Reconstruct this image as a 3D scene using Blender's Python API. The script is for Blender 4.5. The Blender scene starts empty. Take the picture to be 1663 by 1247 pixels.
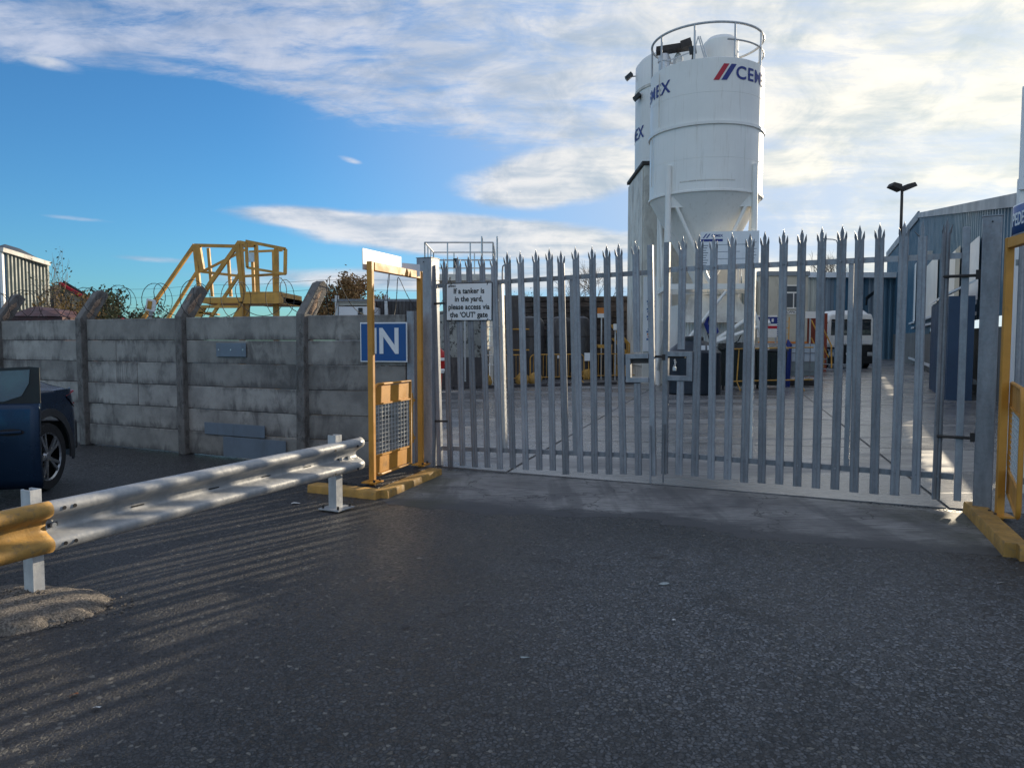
import bpy, bmesh, math, random
from mathutils import Vector, Matrix
R = math.radians
sc = bpy.context.scene
COL = sc.collection
# ------------------------------------------------------------------ camera
HC = 1.47
PITCH = math.atan(70.5/1200)
cam = bpy.data.cameras.new('camera'); co = bpy.data.objects.new('camera', cam); COL.objects.link(co)
cam.sensor_width = 36; cam.lens = 36*1200/1663; cam.clip_end = 3000; cam.clip_start = .05
co.location = (0, 0, HC); co.rotation_euler = (R(90)-PITCH, 0, 0); sc.camera = co
# ------------------------------------------------------------------ sky and sun
SUN_AZ, SUN_EL = 41.0, 13.7
world = bpy.data.worlds.new('World'); sc.world = world; world.use_nodes = True
class NG:
    def __init__(s, tree): s.t = tree; s.n = tree.nodes; s.l = tree.links
    def put(s, sock, v):
        if isinstance(v, bpy.types.NodeSocket): s.l.new(v, sock)
        else: sock.default_value = v
    def node(s, typ, ins=None, **kw):
        n = s.n.new(typ)
        for k, v in kw.items(): setattr(n, k, v)
        for k, v in (ins or {}).items(): s.put(n.inputs[k], v)
        return n
    def m(s, op, a, b=0.0, c=0.0, clamp=False):
        n = s.node('ShaderNodeMath', {0: a, 1: b, 2: c}, operation=op, use_clamp=clamp); return n.outputs[0]
    def mix(s, f, a, b, blend='MIX'):
        n = s.n.new('ShaderNodeMix'); n.data_type = 'RGBA'; n.blend_type = blend
        s.put(n.inputs[0], f)
        for i, v in ((6, a), (7, b)):
            s.put(n.inputs[i], v if isinstance(v, bpy.types.NodeSocket) else (tuple(v)+(1,))[:4])
        return n.outputs[2]
    def ramp(s, f, lo, hi, a=0., b=1.):
        n = s.node('ShaderNodeMapRange', {0: f, 1: lo, 2: hi, 3: a, 4: b}); n.interpolation_type = 'SMOOTHSTEP'; return n.outputs[0]
    def noise(s, vec, scale, detail=4, rough=.55, dist=0.):
        n = s.node('ShaderNodeTexNoise', {'Vector': vec, 'Scale': scale, 'Detail': detail, 'Roughness': rough, 'Distortion': dist}); return n.outputs[0]
    def mapv(s, vec, sc_=(1, 1, 1), loc=(0, 0, 0), rot=(0, 0, 0)):
        return s.node('ShaderNodeMapping', {'Vector': vec, 'Scale': sc_, 'Location': loc, 'Rotation': rot}).outputs[0]
g = NG(world.node_tree); bg = g.n['Background']
sky = g.node('ShaderNodeTexSky', sky_type='NISHITA', sun_disc=False)
sky.sun_elevation = R(SUN_EL); sky.sun_rotation = R(SUN_AZ); sky.air_density = 1.0; sky.dust_density = .35; sky.ozone_density = 2.2
tc = g.node('ShaderNodeTexCoord').outputs['Generated']
sp = g.node('ShaderNodeSeparateXYZ', {0: tc}); X, Y, Z = sp.outputs
az = g.m('MULTIPLY', g.m('ARCTAN2', X, Y), 57.2958)
el = g.m('MULTIPLY', g.m('ARCSINE', Z), 57.2958)
# a flat cloud deck seen in perspective
zz = g.m('ADD', g.m('MAXIMUM', Z, 0.0), .10)
deck = g.node('ShaderNodeCombineXYZ', {0: g.m('DIVIDE', X, zz), 1: g.m('DIVIDE', Y, zz), 2: 0.0}).outputs[0]
def rot_deck(a, sx, sy): return g.mapv(deck, (sx, sy, 1), (3.1, 1.7, 0), (0, 0, R(a)))
n1 = g.noise(rot_deck(20, .6, 1.0), 2.3, 11, .66, .5)
n2 = g.noise(rot_deck(35, 1.2, 3.0), 2.6, 10, .70, .7)
azel = g.node('ShaderNodeCombineXYZ', {0: az, 1: el, 2: 0.}).outputs[0]
n3 = g.noise(g.mapv(azel, (.060, .15, 1), (2.3, 4.2, 0), (0, 0, R(-20))), 1.6, 11, .62, .7)
wgt = g.ramp(el, 26, 8)
cir = g.m('ADD', g.m('MULTIPLY', g.m('ADD', g.m('MULTIPLY', n1, .6), g.m('MULTIPLY', n2, .4)), g.m('SUBTRACT', 1., g.m('MULTIPLY', wgt, .6))), g.m('MULTIPLY', n3, g.m('MULTIPLY', wgt, .6)))
def blob(a0, e0, sa, se, tilt=0., p=1.0):
    da = g.m('SUBTRACT', az, a0); de = g.m('SUBTRACT', el, e0)
    if tilt: de = g.m('SUBTRACT', de, g.m('MULTIPLY', da, tilt))
    q = g.m('ADD', g.m('POWER', g.m('ABSOLUTE', g.m('DIVIDE', da, sa)), 2.), g.m('POWER', g.m('ABSOLUTE', g.m('DIVIDE', de, se)), 2.))
    return g.m('MULTIPLY', g.m('POWER', 2.718, g.m('MULTIPLY', q, -1.)), p)
# high cirrus: everywhere above a tilted line, thicker towards the sun side
edge = g.m('SUBTRACT', el, g.m('SUBTRACT', 15.4, g.m('MULTIPLY', g.m('MAXIMUM', g.m('ADD', az, 20.), 0.), .16)))
high = g.ramp(edge, -2.5, 4.0)
sunside = g.ramp(az, 2, 24)
cover = g.m('MAXIMUM', high, g.m('MULTIPLY', sunside, .80))
cirr = g.m('MULTIPLY', g.ramp(g.m('ADD', cir, g.m('MULTIPLY', g.m('SUBTRACT', cover, 1.), .42)), .36, .56), .92)
# lower cumulus banks
nb = g.noise(g.mapv(g.node('ShaderNodeCombineXYZ', {0: az, 1: el, 2: 0.}).outputs[0], (.055, .20, 1)), 2.2, 10, .62, .5)
banks = blob(-13, 8.8, 9.5, 1.15, -.045, 1.) 
for b in [(-3, 7.9, 16, 1.9, -.05, 1.12), (-5, 4.6, 24, 1.3, 0, .85), (3.6, 12.3, 8.6, 2.5, .10, 1.2), (20, 12.2, 4.6, 1.7, .0, 1.05), (-31.5, 17.4, 3.2, .8, -.02, .75), (-12.2, 13.2, 1.6, .45, -.2, .6), (-25.5, 5.6, 5.0, .45, -.03, .6), (-30, 8.0, 4.2, .35, -.03, .55), (12, 5, 26, 2.3, 0, .8)]:
    banks = g.m('MAXIMUM', banks, blob(*b))
bank = g.m('MULTIPLY', g.ramp(g.m('MULTIPLY', banks, g.m('ADD', nb, .5)), .42, .74), .92)
# other banks, further round the horizon, same kind
nf = g.noise(g.mapv(tc, (1.3, 1.3, 6)), 2.0, 8, .6, .4)
back = g.m('MULTIPLY', g.m('MULTIPLY', g.ramp(nf, .5, .66), g.ramp(g.m('ABSOLUTE', az), 38, 55)), g.ramp(el, 0, 5))
cl = g.m('MAXIMUM', g.m('MAXIMUM', cirr, bank), back, clamp=True)
# brightness of the cloud rises towards the sun (forward scattering)
S = Vector((math.sin(R(SUN_AZ))*math.cos(R(SUN_EL)), math.cos(R(SUN_AZ))*math.cos(R(SUN_EL)), math.sin(R(SUN_EL))))
dt = g.node('ShaderNodeVectorMath', {0: tc, 1: tuple(S)}, operation='DOT_PRODUCT').outputs['Value']
glow = g.m('POWER', g.m('MAXIMUM', dt, 0.0), 7.0)
inner = g.m('ADD', g.m('MULTIPLY', g.noise(rot_deck(20, .9, 1.6), 2.4, 7, .6, .3), .45), g.m('MULTIPLY', g.noise(g.mapv(azel, (.09, .16, 1), (7, 2, 0), (0, 0, R(-18))), 1.9, 9, .62, .8), .55))
front = g.ramp(dt, .55, -.6)                 # clouds away from the sun are lit on the side we see
cb = g.mix(front, (4.3, 4.9, 6.3), (8.6, 8.8, 9.2)); cb = g.mix(g.m('POWER', glow, .6), cb, (10.2, 9.7, 8.2))
cb = g.mix(g.m('MULTIPLY', bank, .75), cb, g.mix(glow, (7.2, 7.2, 7.3), (10.8, 10.2, 8.3)))
shade = g.node('ShaderNodeCombineXYZ', {0: g.ramp(inner, .34, .64, .58, 1.18), 1: g.ramp(inner, .34, .64, .69, 1.15), 2: g.ramp(inner, .34, .64, .82, 1.12)}).outputs[0]
cb = g.mix(1.0, cb, shade, 'MULTIPLY')
low = g.mix(1.0, sky.outputs[0], (.50, 1.04, 1.50), 'MULTIPLY')
# keep the clear sky round the sun from burning out: thin veil
low = g.mix(g.m('MULTIPLY', g.ramp(dt, .50, .93), .93), low, g.mix(glow, (3.0, 4.6, 7.4), (7.2, 7.7, 8.3)))
fin = g.mix(cl, low, cb)
g.put(bg.inputs[0], fin); bg.inputs[1].default_value = .082
sun = bpy.data.lights.new('sun', 'SUN'); so = bpy.data.objects.new('sun', sun); COL.objects.link(so)
sun.energy = 5.0; sun.angle = R(.42); sun.color = (1., .85, .63)
so.rotation_euler = (-S).to_track_quat('-Z', 'Y').to_euler(); so.location = (30, 30, 30)
vs = sc.view_settings; vs.view_transform = 'Standard'; vs.look = 'None'; vs.gamma = 1; vs.use_curve_mapping = False; vs.exposure = .42
# ------------------------------------------------------------------ pixel -> place helpers (photo pixels, 1663 wide)
_c, _s = math.cos(PITCH), math.sin(PITCH)
def ray(u, v):
    x = (u-831.5)/1200; y = (623.5-v)/1200; F = _c+y*_s
    return x/F, (y*_c-_s)/F
def W(u, v, Y): a, b = ray(u, v); return Vector((a*Y, Y, HC+b*Y))
def G(u, v, z=0.): a, b = ray(u, v); Y = (z-HC)/b; return Vector((a*Y, Y, z))
# ------------------------------------------------------------------ materials
def newmat(name):
    m = bpy.data.materials.new(name); m.use_nodes = True; q = NG(m.node_tree)
    p = q.n['Principled BSDF']; return m, q, p
def pm(name, col, rough=.6, metal=0., var=.18, vs_=3., bump=.15, bs=60., dirt=None, damt=.5, dscale=(1.2, 1.2, .35), spec=.5, rand=0., dlo=.5, dhi=.68, bdist=.004, streak=False):
    m, q, p = newmat(name)
    pos = q.node('ShaderNodeNewGeometry').outputs['Position']
    nz = q.noise(pos, vs_, 6, .6)
    k = q.ramp(nz, .25, .75, 1-var, 1+var)
    c = q.mix(1., col, q.node('ShaderNodeCombineXYZ', {0: k, 1: k, 2: k}).outputs[0], 'MULTIPLY')
    if rand:
        oi = q.node('ShaderNodeObjectInfo').outputs['Random']; k2 = q.ramp(oi, 0, 1, 1-rand, 1+rand)
        c = q.mix(1., c, q.node('ShaderNodeCombineXYZ', {0: k2, 1: k2, 2: k2}).outputs[0], 'MULTIPLY')
    if dirt:
        d = q.noise(q.mapv(pos, dscale), 4.5, 9, .7, .4)
        c = q.mix(q.m('MULTIPLY', q.ramp(d, dlo, dhi), damt), c, dirt)
    q.put(p.inputs['Base Color'], c); p.inputs['Metallic'].default_value = metal
    rr = q.ramp(q.noise(pos, vs_*2.3, 5, .6), .3, .7, max(rough-.10, .03), min(rough+.12, 1)); q.put(p.inputs['Roughness'], rr)
    p.inputs['Specular IOR Level'].default_value = spec
    if bump:
        b = q.node('ShaderNodeBump', {'Strength': bump, 'Distance': bdist, 'Height': q.noise(pos, bs, 5, .65)}); q.put(p.inputs['Normal'], b.outputs[0])
    return m
M = {}
def galv(name, base, dark, metal=.35, rough=.48):
    m, q, p = newmat(name); pos = q.node('ShaderNodeNewGeometry').outputs['Position']
    vo = q.node('ShaderNodeTexVoronoi', {'Vector': pos, 'Scale': 55.}); v = q.node('ShaderNodeSeparateColor', {0: vo.outputs['Color']}).outputs[0]
    big = q.noise(q.mapv(pos, (6, 6, 1.3)), 2.2, 7, .65, .3)
    f = q.m('ADD', q.m('MULTIPLY', v, .25), q.m('MULTIPLY', q.ramp(big, .3, .7), .75))
    c = q.mix(f, dark, base)
    oi = q.node('ShaderNodeObjectInfo').outputs['Random']; k = q.ramp(oi, 0, 1, .78, 1.20)
    c = q.mix(1., c, q.node('ShaderNodeCombineXYZ', {0: k, 1: k, 2: k}).outputs[0], 'MULTIPLY')
    rust = q.noise(q.mapv(pos, (9, 9, 2.0)), 3.1, 8, .7)
    c = q.mix(q.m('MULTIPLY', q.ramp(rust, .66, .78), .5), c, (.14, .11, .085))
    q.put(p.inputs['Base Color'], c); p.inputs['Metallic'].default_value = metal
    q.put(p.inputs['Roughness'], q.ramp(q.noise(pos, 30, 4), .3, .7, rough-.1, rough+.14))
    q.put(p.inputs['Normal'], q.node('ShaderNodeBump', {'Strength': .25, 'Distance': .002, 'Height': q.noise(pos, 90, 4)}).outputs[0])
    return m
M['galv'] = galv('galvanised_steel', (.31, .32, .345), (.19, .20, .22))
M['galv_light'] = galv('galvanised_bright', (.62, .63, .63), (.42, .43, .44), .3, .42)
M['rail'] = galv('crash_barrier_steel', (.41, .41, .405), (.29, .30, .31), .25, .40)
M['dark_steel'] = pm('dark_rusty_steel', (.035, .03, .028), .7, 0, .3)
M['yellow'] = pm('yellow_paint', (.54, .25, .035), .5, 0, .18, 2.5, .12, 80, (.17, .09, .03), .6, (2, 2, .8), dlo=.56, dhi=.72)
M['yellow_worn'] = pm('worn_yellow_paint', (.40, .225, .055), .7, 0, .25, 6, .4, 70, (.14, .115, .075), .7, (5, 5, 5), dlo=.50, dhi=.70, bdist=.006)
M['yellow_far'] = pm('yellow_plant_paint', (.54, .29, .055), .55, 0, .25, 3, .1, 50, (.22, .12, .05), .6)
M['white_silo'] = pm('white_silo_paint', (.80, .79, .75), .38, 0, .045, .8, .10, 3, (.47, .43, .35), .42, (2.6, 2.6, .16), dlo=.53, dhi=.74)
M['white_old'] = pm('aged_white_cladding', (.66, .64, .58), .6, 0, .12, 1.2, .1, 20, (.26, .23, .20), .6, (.5, .5, .25), dlo=.45, dhi=.7)
M['white'] = pm('white_paint', (.80, .80, .78), .5, 0, .05, 2, .05, 30, (.4, .4, .38), .25)
M['board_white'] = pm('sign_white', (.74, .76, .78), .4, 0, .04, 2, .0, 30, (.45, .45, .45), .2)
M['blue_sign'] = pm('sign_blue', (.006, .075, .26), .45, 0, .05, 2, 0, dirt=(.05, .10, .2), damt=.25)
M['navy'] = pm('navy_print', (.012, .03, .20), .5, 0, .06, 2, 0)
M['red_print'] = pm('red_print', (.45, .012, .035), .5, 0, .06, 2, 0)
M['black_print'] = pm('black_print', (.012, .012, .014), .5, 0, .05, 2, 0)
M['black'] = pm('black_plastic', (.012, .014, .016), .42, 0, .2, 3, .1)
M['navy_tank'] = pm('dark_navy_plastic', (.010, .018, .030), .40, 0, .25, 2, .08, 20)
M['dark_green'] = pm('dark_green_steel', (.012, .02, .018), .5, 0, .25, 2, .1)
M['grey_patch'] = pm('grey_composite_board', (.14, .175, .22), .55, 0, .08, 4, .1, 60, (.08, .09, .1), .4)
M['orange'] = pm('orange_paint', (.60, .20, .03), .55, 0, .15, 4, .1)
M['red'] = pm('red_plastic', (.50, .02, .015), .4, 0, .15, 4, .1)
M['maroon'] = pm('maroon_steel', (.07, .022, .02), .6, 0, .25, 1.5, .2)
M['red_door'] = pm('red_oxide_door', (.26, .055, .03), .6, 0, .15, 1.5, .1)
M['blue_shed'] = pm('blue_cladding', (.085, .16, .225), .5, 0, .10, .5, .05, 10, (.05, .08, .10), .4, (.3, .3, .2))
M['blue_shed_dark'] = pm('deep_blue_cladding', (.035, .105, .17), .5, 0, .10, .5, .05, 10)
M['shed_grey'] = pm('grey_cladding', (.20, .235, .27), .5, 0, .08, .5, .05, 10)
M['render_grey'] = pm('grey_rendered_plinth', (.17, .175, .17), .85, 0, .15, .6, .2, 15, (.09, .09, .085), .5)
M['cream'] = pm('cream_cladding', (.47, .46, .40), .6, 0, .08, .8, .1, 10, (.28, .26, .22), .4)
M['green_clad'] = pm('pale_green_cladding', (.17, .20, .185), .5, 0, .08, .8, .05, 10)
M['slate'] = pm('dark_roof_sheet', (.045, .055, .065), .6, 0, .15, 1, .15, 8)
M['rendered_house'] = pm('cream_render', (.46, .43, .36), .85, 0, .12, 1, .2, 12, (.22, .2, .17), .6)
M['container_blue'] = pm('blue_container_paint', (.035, .065, .12), .45, 0, .15, 1, .1, 10, (.03, .04, .06), .4)
M['car_glass'] = pm('tinted_car_glass', (.24, .30, .35), .05, .85, .08, 1, 0)
M['glass'] = pm('dark_window_glass', (.02, .028, .034), .06, 0, .1, 1, 0, spec=.8)
M['office_glass'] = pm('office_window_glass', (.05, .065, .085), .08, 0, .2, 1, 0, spec=.8)
M['tyre'] = pm('tyre_rubber', (.016, .016, .017), .8, 0, .2, 20, .2)
M['alloy'] = pm('alloy_wheel', (.35, .36, .37), .3, .8, .1, 5, 0)
M['car_blue'] = pm('metallic_blue_paint', (.008, .026, .060), .22, .45, .05, 2, .0)
M['car_trim'] = pm('grey_cladding_trim', (.035, .037, .04), .6, 0, .1, 4, .05)
M['sill_grey'] = pm('sill_grey', (.20, .22, .24), .5, 0, .1, 4, .05)
M['lamp_red'] = pm('tail_lamp_red', (.50, .012, .010), .15, 0, .1, 4, 0)
M['hivis'] = pm('hi_vis_yellow', (.40, .50, .05), .8, 0, .2, 8, .2)
M['sand'] = pm('sandbag_cloth', (.42, .25, .07), .85, 0, .3, 9, .5, 60, (.22, .13, .05), .6)
M['bark'] = pm('bark', (.075, .055, .04), .9, 0, .3, 8, .3)
M['bark_pale'] = pm('twig_bark', (.15, .12, .095), .9, 0, .3, 8, .2)
M['timber'] = pm('dark_weathered_timber', (.040, .031, .028), .8, 0, .5, 3, .5, 30, (.10, .085, .075), .6, (.6, .6, 3), rand=.45)
M['tank_dark'] = pm('dark_tank_steel', (.045, .042, .045), .5, 0, .3, 1.2, .1, 20, (.12, .11, .10), .7, (1.2, 1.2, .3))
M['peeling'] = pm('peeling_grey_paint', (.30, .31, .29), .75, 0, .2, 3, .3, 20, (.03, .03, .03), .9, (1.3, 1.3, 1.1), dlo=.52, dhi=.58)
M['pipe_silver'] = pm('silver_tube', (.55, .57, .58), .35, .5, .1, 4, 0)
M['ibc'] = pm('translucent_ibc_plastic', (.52, .58, .64), .4, 0, .08, 2, .05)
M['ibc_low'] = pm('ibc_lower_plastic', (.26, .30, .30), .45, 0, .12, 2, .05)
M['paper'] = pm('litter_white', (.6, .6, .58), .7, 0, .1, 20, 0)
M['leaf_litter'] = pm('brown_leaf', (.20, .07, .03), .8, 0, .2, 20, 0)
def leafmat(name, c1, c2):
    m, q, p = newmat(name); pos = q.node('ShaderNodeNewGeometry').outputs['Position']
    f = q.ramp(q.noise(pos, 2.6, 5, .8), .35, .65); f2 = q.noise(pos, 23, 2)
    q.put(p.inputs['Base Color'], q.mix(q.ramp(f2, .35, .65), q.mix(f, c1, c2), tuple(.6*x for x in c2)))
    p.inputs['Roughness'].default_value = .7; q.put(p.inputs['Transmission Weight'], 0.0); return m
M['leaf_autumn'] = leafmat('autumn_leaves', (.13, .11, .035), (.24, .12, .035))
M['leaf_orange'] = leafmat('yellow_autumn_leaves', (.34, .19, .03), (.20, .13, .04))
M['leaf_green'] = leafmat('dark_green_leaves', (.045, .065, .03), (.10, .11, .04))
# concrete wall panels: grey, stained along the lower edge and under the top
def concrete_wall():
    m, q, p = newmat('stained_precast_concrete'); pos = q.node('ShaderNodeNewGeometry').outputs['Position']
    obj = q.node('ShaderNodeTexCoord').outputs['Object']; zl = q.node('ShaderNodeSeparateXYZ', {0: obj}).outputs[2]
    oi = q.node('ShaderNodeObjectInfo').outputs['Random']
    off = q.node('ShaderNodeVectorMath', {0: pos, 1: q.node('ShaderNodeCombineXYZ', {0: q.m('MULTIPLY', oi, 9.), 1: 0., 2: q.m('MULTIPLY', oi, 5.)}).outputs[0]}, operation='ADD').outputs[0]
    c = q.mix(q.ramp(q.noise(off, 2.2, 7, .62), .3, .7), (.19, .182, .172), (.34, .325, .30))
    k = q.ramp(oi, 0, 1, .82, 1.18); c = q.mix(1., c, q.node('ShaderNodeCombineXYZ', {0: k, 1: k, 2: k}).outputs[0], 'MULTIPLY')
    st = q.noise(q.mapv(off, (3.2, 3.2, 1.3)), 1.5, 9, .74, .9)                # runs of dirt
    big = q.noise(off, .9, 5, .6)
    edge_ = q.m('MAXIMUM', q.ramp(zl, -.03, -.15), q.m('MULTIPLY', q.ramp(zl, .07, .15), .6))
    f = q.m('MULTIPLY', q.ramp(q.m('ADD', q.m('MULTIPLY', st, .6), q.m('ADD', q.m('MULTIPLY', big, .4), q.m('MULTIPLY', edge_, .10))), .50, .66), .85)
    c = q.mix(f, c, (.085, .080, .078))
    c = q.mix(q.m('MULTIPLY', q.ramp(q.noise(off, 60, 3), .62, .72), .3), c, (.09, .09, .09))
    q.put(p.inputs['Base Color'], c); p.inputs['Roughness'].default_value = .9
    h = q.m('ADD', q.noise(pos, 25, 6, .7), q.m('MULTIPLY', q.noise(pos, 160, 3), .4))
    q.put(p.inputs['Normal'], q.node('ShaderNodeBump', {'Strength': .5, 'Distance': .006, 'Height': h}).outputs[0]); return m
M['wall'] = concrete_wall()
M['post_conc'] = pm('rough_post_concrete', (.15, .142, .134), .9, 0, .25, 5, .9, 38, (.06, .055, .052), .7, (3, 3, 1.5), dlo=.48, dhi=.62, bdist=.012)
M['post_top'] = pm('sunlit_aggregate_concrete', (.36, .25, .18), .95, 0, .35, 25, 1., 45, (.10, .075, .06), .8, (9, 9, 9), dlo=.5, dhi=.6, bdist=.03)  # rough aggregate post concrete with a warm sunlit tone painted into its colour
def ground_mat(name, kind):
    m, q, p = newmat(name); pos = q.node('ShaderNodeNewGeometry').outputs['Position']
    if kind == 'asphalt':
        xy = q.node('ShaderNodeSeparateXYZ', {0: pos})
        patch = q.noise(pos, .55, 6, .6, .8)
        # coarse open chippings in the trafficked middle, closed tarry surface by the barrier
        dx = q.m('SUBTRACT', xy.outputs[0], q.m('SUBTRACT', q.m('MULTIPLY', xy.outputs[1], .34), 2.5))
        painted_sheen = q.m('MULTIPLY', q.ramp(q.m('ABSOLUTE', q.m('SUBTRACT', xy.outputs[0], 1.5)), 2.4, .3), q.ramp(q.m('ABSOLUTE', q.m('SUBTRACT', xy.outputs[1], 3.9)), 2.3, .4))  # bluish sky sheen painted as lighter stone colour in the middle
        coarse = q.ramp(q.m('ADD', dx, q.m('MULTIPLY', q.m('SUBTRACT', patch, .5), 3.)), -.6, .8)
        dn = q.node('ShaderNodeTexNoise', {'Vector': pos, 'Scale': 130., 'Detail': 2.}).outputs[1]
        dn = q.node('ShaderNodeVectorMath', {0: dn, 1: (.5, .5, .5)}, operation='SUBTRACT').outputs[0]
        pd = q.node('ShaderNodeVectorMath', {0: dn, 1: (.016, .016, .0)}, operation='MULTIPLY').outputs[0]
        pd = q.node('ShaderNodeVectorMath', {0: pos, 1: pd}, operation='ADD').outputs[0]
        v1 = q.node('ShaderNodeTexVoronoi', {'Vector': pd, 'Scale': 52., 'Randomness': 1.})
        ve = q.node('ShaderNodeTexVoronoi', {'Vector': pd, 'Scale': 52., 'Randomness': 1.}, feature='DISTANCE_TO_EDGE').outputs[0]
        off_ = q.node('ShaderNodeVectorMath', {0: pd, 1: v1.outputs['Position']}, operation='SUBTRACT').outputs[0]
        tl = q.node('ShaderNodeVectorMath', {0: v1.outputs['Color'], 1: (.5, .5, .5)}, operation='SUBTRACT').outputs[0]
        facet = q.m('MULTIPLY', q.node('ShaderNodeVectorMath', {0: off_, 1: tl}, operation='DOT_PRODUCT').outputs['Value'], 150.)
        v1c = q.node('ShaderNodeSeparateColor', {0: v1.outputs['Color']}).outputs
        v2 = q.node('ShaderNodeTexVoronoi', {'Vector': q.mapv(pos, (1, 1, .2)), 'Scale': 125.})
        v2c = q.node('ShaderNodeSeparateColor', {0: v2.outputs['Color']}).outputs
        stone = q.ramp(ve, .02, .13)
        base = q.mix(coarse, (.030, .030, .033), (.012, .014, .017))
        c = q.mix(q.m('MULTIPLY', stone, q.m('ADD', q.ramp(v1c[0], .15, 1., .0, .50), q.m('MULTIPLY', coarse, .50))), base, q.mix(1., q.mix(v1c[1], (.055, .066, .078), (.15, .155, .16)), q.node('ShaderNodeCombineXYZ', {0: q.ramp(q.m('ADD', painted_sheen, q.m('MULTIPLY', q.m('SUBTRACT', patch, .5), 1.6)), 0., 1., .62, 1.55), 1: q.ramp(q.m('ADD', painted_sheen, q.m('MULTIPLY', q.m('SUBTRACT', patch, .5), 1.6)), 0., 1., .62, 1.55), 2: q.ramp(q.m('ADD', painted_sheen, q.m('MULTIPLY', q.m('SUBTRACT', patch, .5), 1.6)), 0., 1., .64, 1.6)}).outputs[0], 'MULTIPLY'))
        c = q.mix(q.m('MULTIPLY', q.ramp(v1c[2], .972, .98), q.m('MULTIPLY', stone, .5)), c, (.26, .25, .22))
        c = q.mix(q.m('MULTIPLY', q.ramp(v2c[0], .96, .98), .25), c, (.16, .15, .14))
        tar = q.ramp(q.noise(pos, 1.1, 7, .62, .5), .52, .68)
        c = q.mix(q.m('MULTIPLY', q.m('MULTIPLY', tar, q.m('SUBTRACT', 1.0, q.m('MULTIPLY', coarse, .7))), .55), c, (.026, .026, .029))
        dust = q.ramp(q.noise(pos, .8, 8, .66, 1.), .55, .75)
        c = q.mix(q.m('MULTIPLY', dust, .22), c, (.105, .095, .085))
        oil = q.ramp(q.noise(q.mapv(pos, (1, .6, 1), (9, 3, 0)), .9, 7, .6, 1.6), .60, .70); c = q.mix(q.m('MULTIPLY', oil, .55), c, (.016, .017, .021))
        crk = q.node('ShaderNodeTexVoronoi', {'Vector': q.node('ShaderNodeVectorMath', {0: pos, 1: q.node('ShaderNodeTexNoise', {'Vector': pos, 'Scale': 2.5, 'Detail': 5.}).outputs[1]}, operation='ADD').outputs[0], 'Scale': .55}, feature='DISTANCE_TO_EDGE').outputs[0]
        c = q.mix(q.m('MULTIPLY', q.ramp(crk, .012, .003), q.m('MULTIPLY', q.ramp(patch, .42, .6), .7)), c, (.012, .012, .014))
        h = q.m('ADD', q.m('ADD', q.m('MULTIPLY', stone, q.ramp(v1c[0], 0, 1, .15, .8)), facet), q.m('MULTIPLY', q.noise(pos, 210, 3, .7), .35))
        q.put(p.inputs['Normal'], q.node('ShaderNodeBump', {'Strength': q.m('ADD', .65, q.m('MULTIPLY', coarse, .35)), 'Distance': .011, 'Height': h}).outputs[0])
        q.put(p.inputs['Roughness'], q.m('ADD', q.ramp(patch, .3, .7, .25, .42), q.m('MULTIPLY', v1c[1], .12)))
        p.inputs['Specular IOR Level'].default_value = .55
    else:
        base = {'apron': ((.10, .10, .105), (.29, .286, .278)), 'yard': ((.12, .12, .125), (.30, .295, .29))}[kind]
        f = q.ramp(q.noise(pos, .9, 8, .65, .6), .3, .7)
        c = q.mix(f, *base)
        br = q.noise(q.mapv(pos, (1.2, 11, 1), (0, 0, 0), (0, 0, R(26))), 3.0, 8, .7, .6)   # brushed finish
        c = q.mix(q.m('MULTIPLY', q.ramp(br, .48, .60), .62), c, (.045, .046, .052))
        if kind == 'apron':
            xy = q.node('ShaderNodeSeparateXYZ', {0: pos})
            ed = q.node('ShaderNodeVertexColor', layer_name='edge').outputs[0]; edv = q.node('ShaderNodeSeparateColor', {0: ed}).outputs[0]
            fe = q.ramp(q.m('ADD', edv, q.m('MULTIPLY', q.m('SUBTRACT', q.noise(pos, 2.2, 9, .7, .8), .5), 1.1)), .62, .22)
            c = q.mix(q.m('MULTIPLY', fe, .92), c, (.040, .043, .049))
            ckv = q.node('ShaderNodeTexVoronoi', {'Vector': q.node('ShaderNodeVectorMath', {0: pos, 1: q.node('ShaderNodeTexNoise', {'Vector': pos, 'Scale': 3., 'Detail': 5.}).outputs[1]}, operation='ADD').outputs[0], 'Scale': .8}, feature='DISTANCE_TO_EDGE').outputs[0]
            c = q.mix(q.m('MULTIPLY', q.ramp(ckv, .012, .003), .75), c, (.02, .02, .022))
            tyr = q.ramp(q.noise(q.mapv(pos, (2.6, .25, 1), (0, 0, 0), (0, 0, R(-18))), 1.2, 6, .6), .50, .62); c = q.mix(q.m('MULTIPLY', tyr, .5), c, (.05, .052, .058))
            mos = q.ramp(q.noise(pos, 1.6, 7, .7), .40, .60)
            endx = q.m('MAXIMUM', q.ramp(xy.outputs[0], 2.6, 3.7), q.ramp(xy.outputs[0], -.2, -.9))
            c = q.mix(q.m('MULTIPLY', q.m('MULTIPLY', mos, endx), .75), c, (.040, .046, .024))
        sp_ = q.noise(pos, 130, 3, .7); grm = q.ramp(q.noise(pos, .6, 6, .6, .7), .48, .66); c = q.mix(q.m('MULTIPLY', grm, .35), c, (.07, .07, .072)); c = q.mix(q.m('MULTIPLY', q.ramp(sp_, .60, .70), .35), c, (.28, .27, .25))
        h = q.m('ADD', q.m('MULTIPLY', br, 1.0), q.m('MULTIPLY', q.noise(pos, 120, 4, .7), .35))
        q.put(p.inputs['Normal'], q.node('ShaderNodeBump', {'Strength': (.50 if kind == 'yard' else .6), 'Distance': .006, 'Height': h}).outputs[0])
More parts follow.
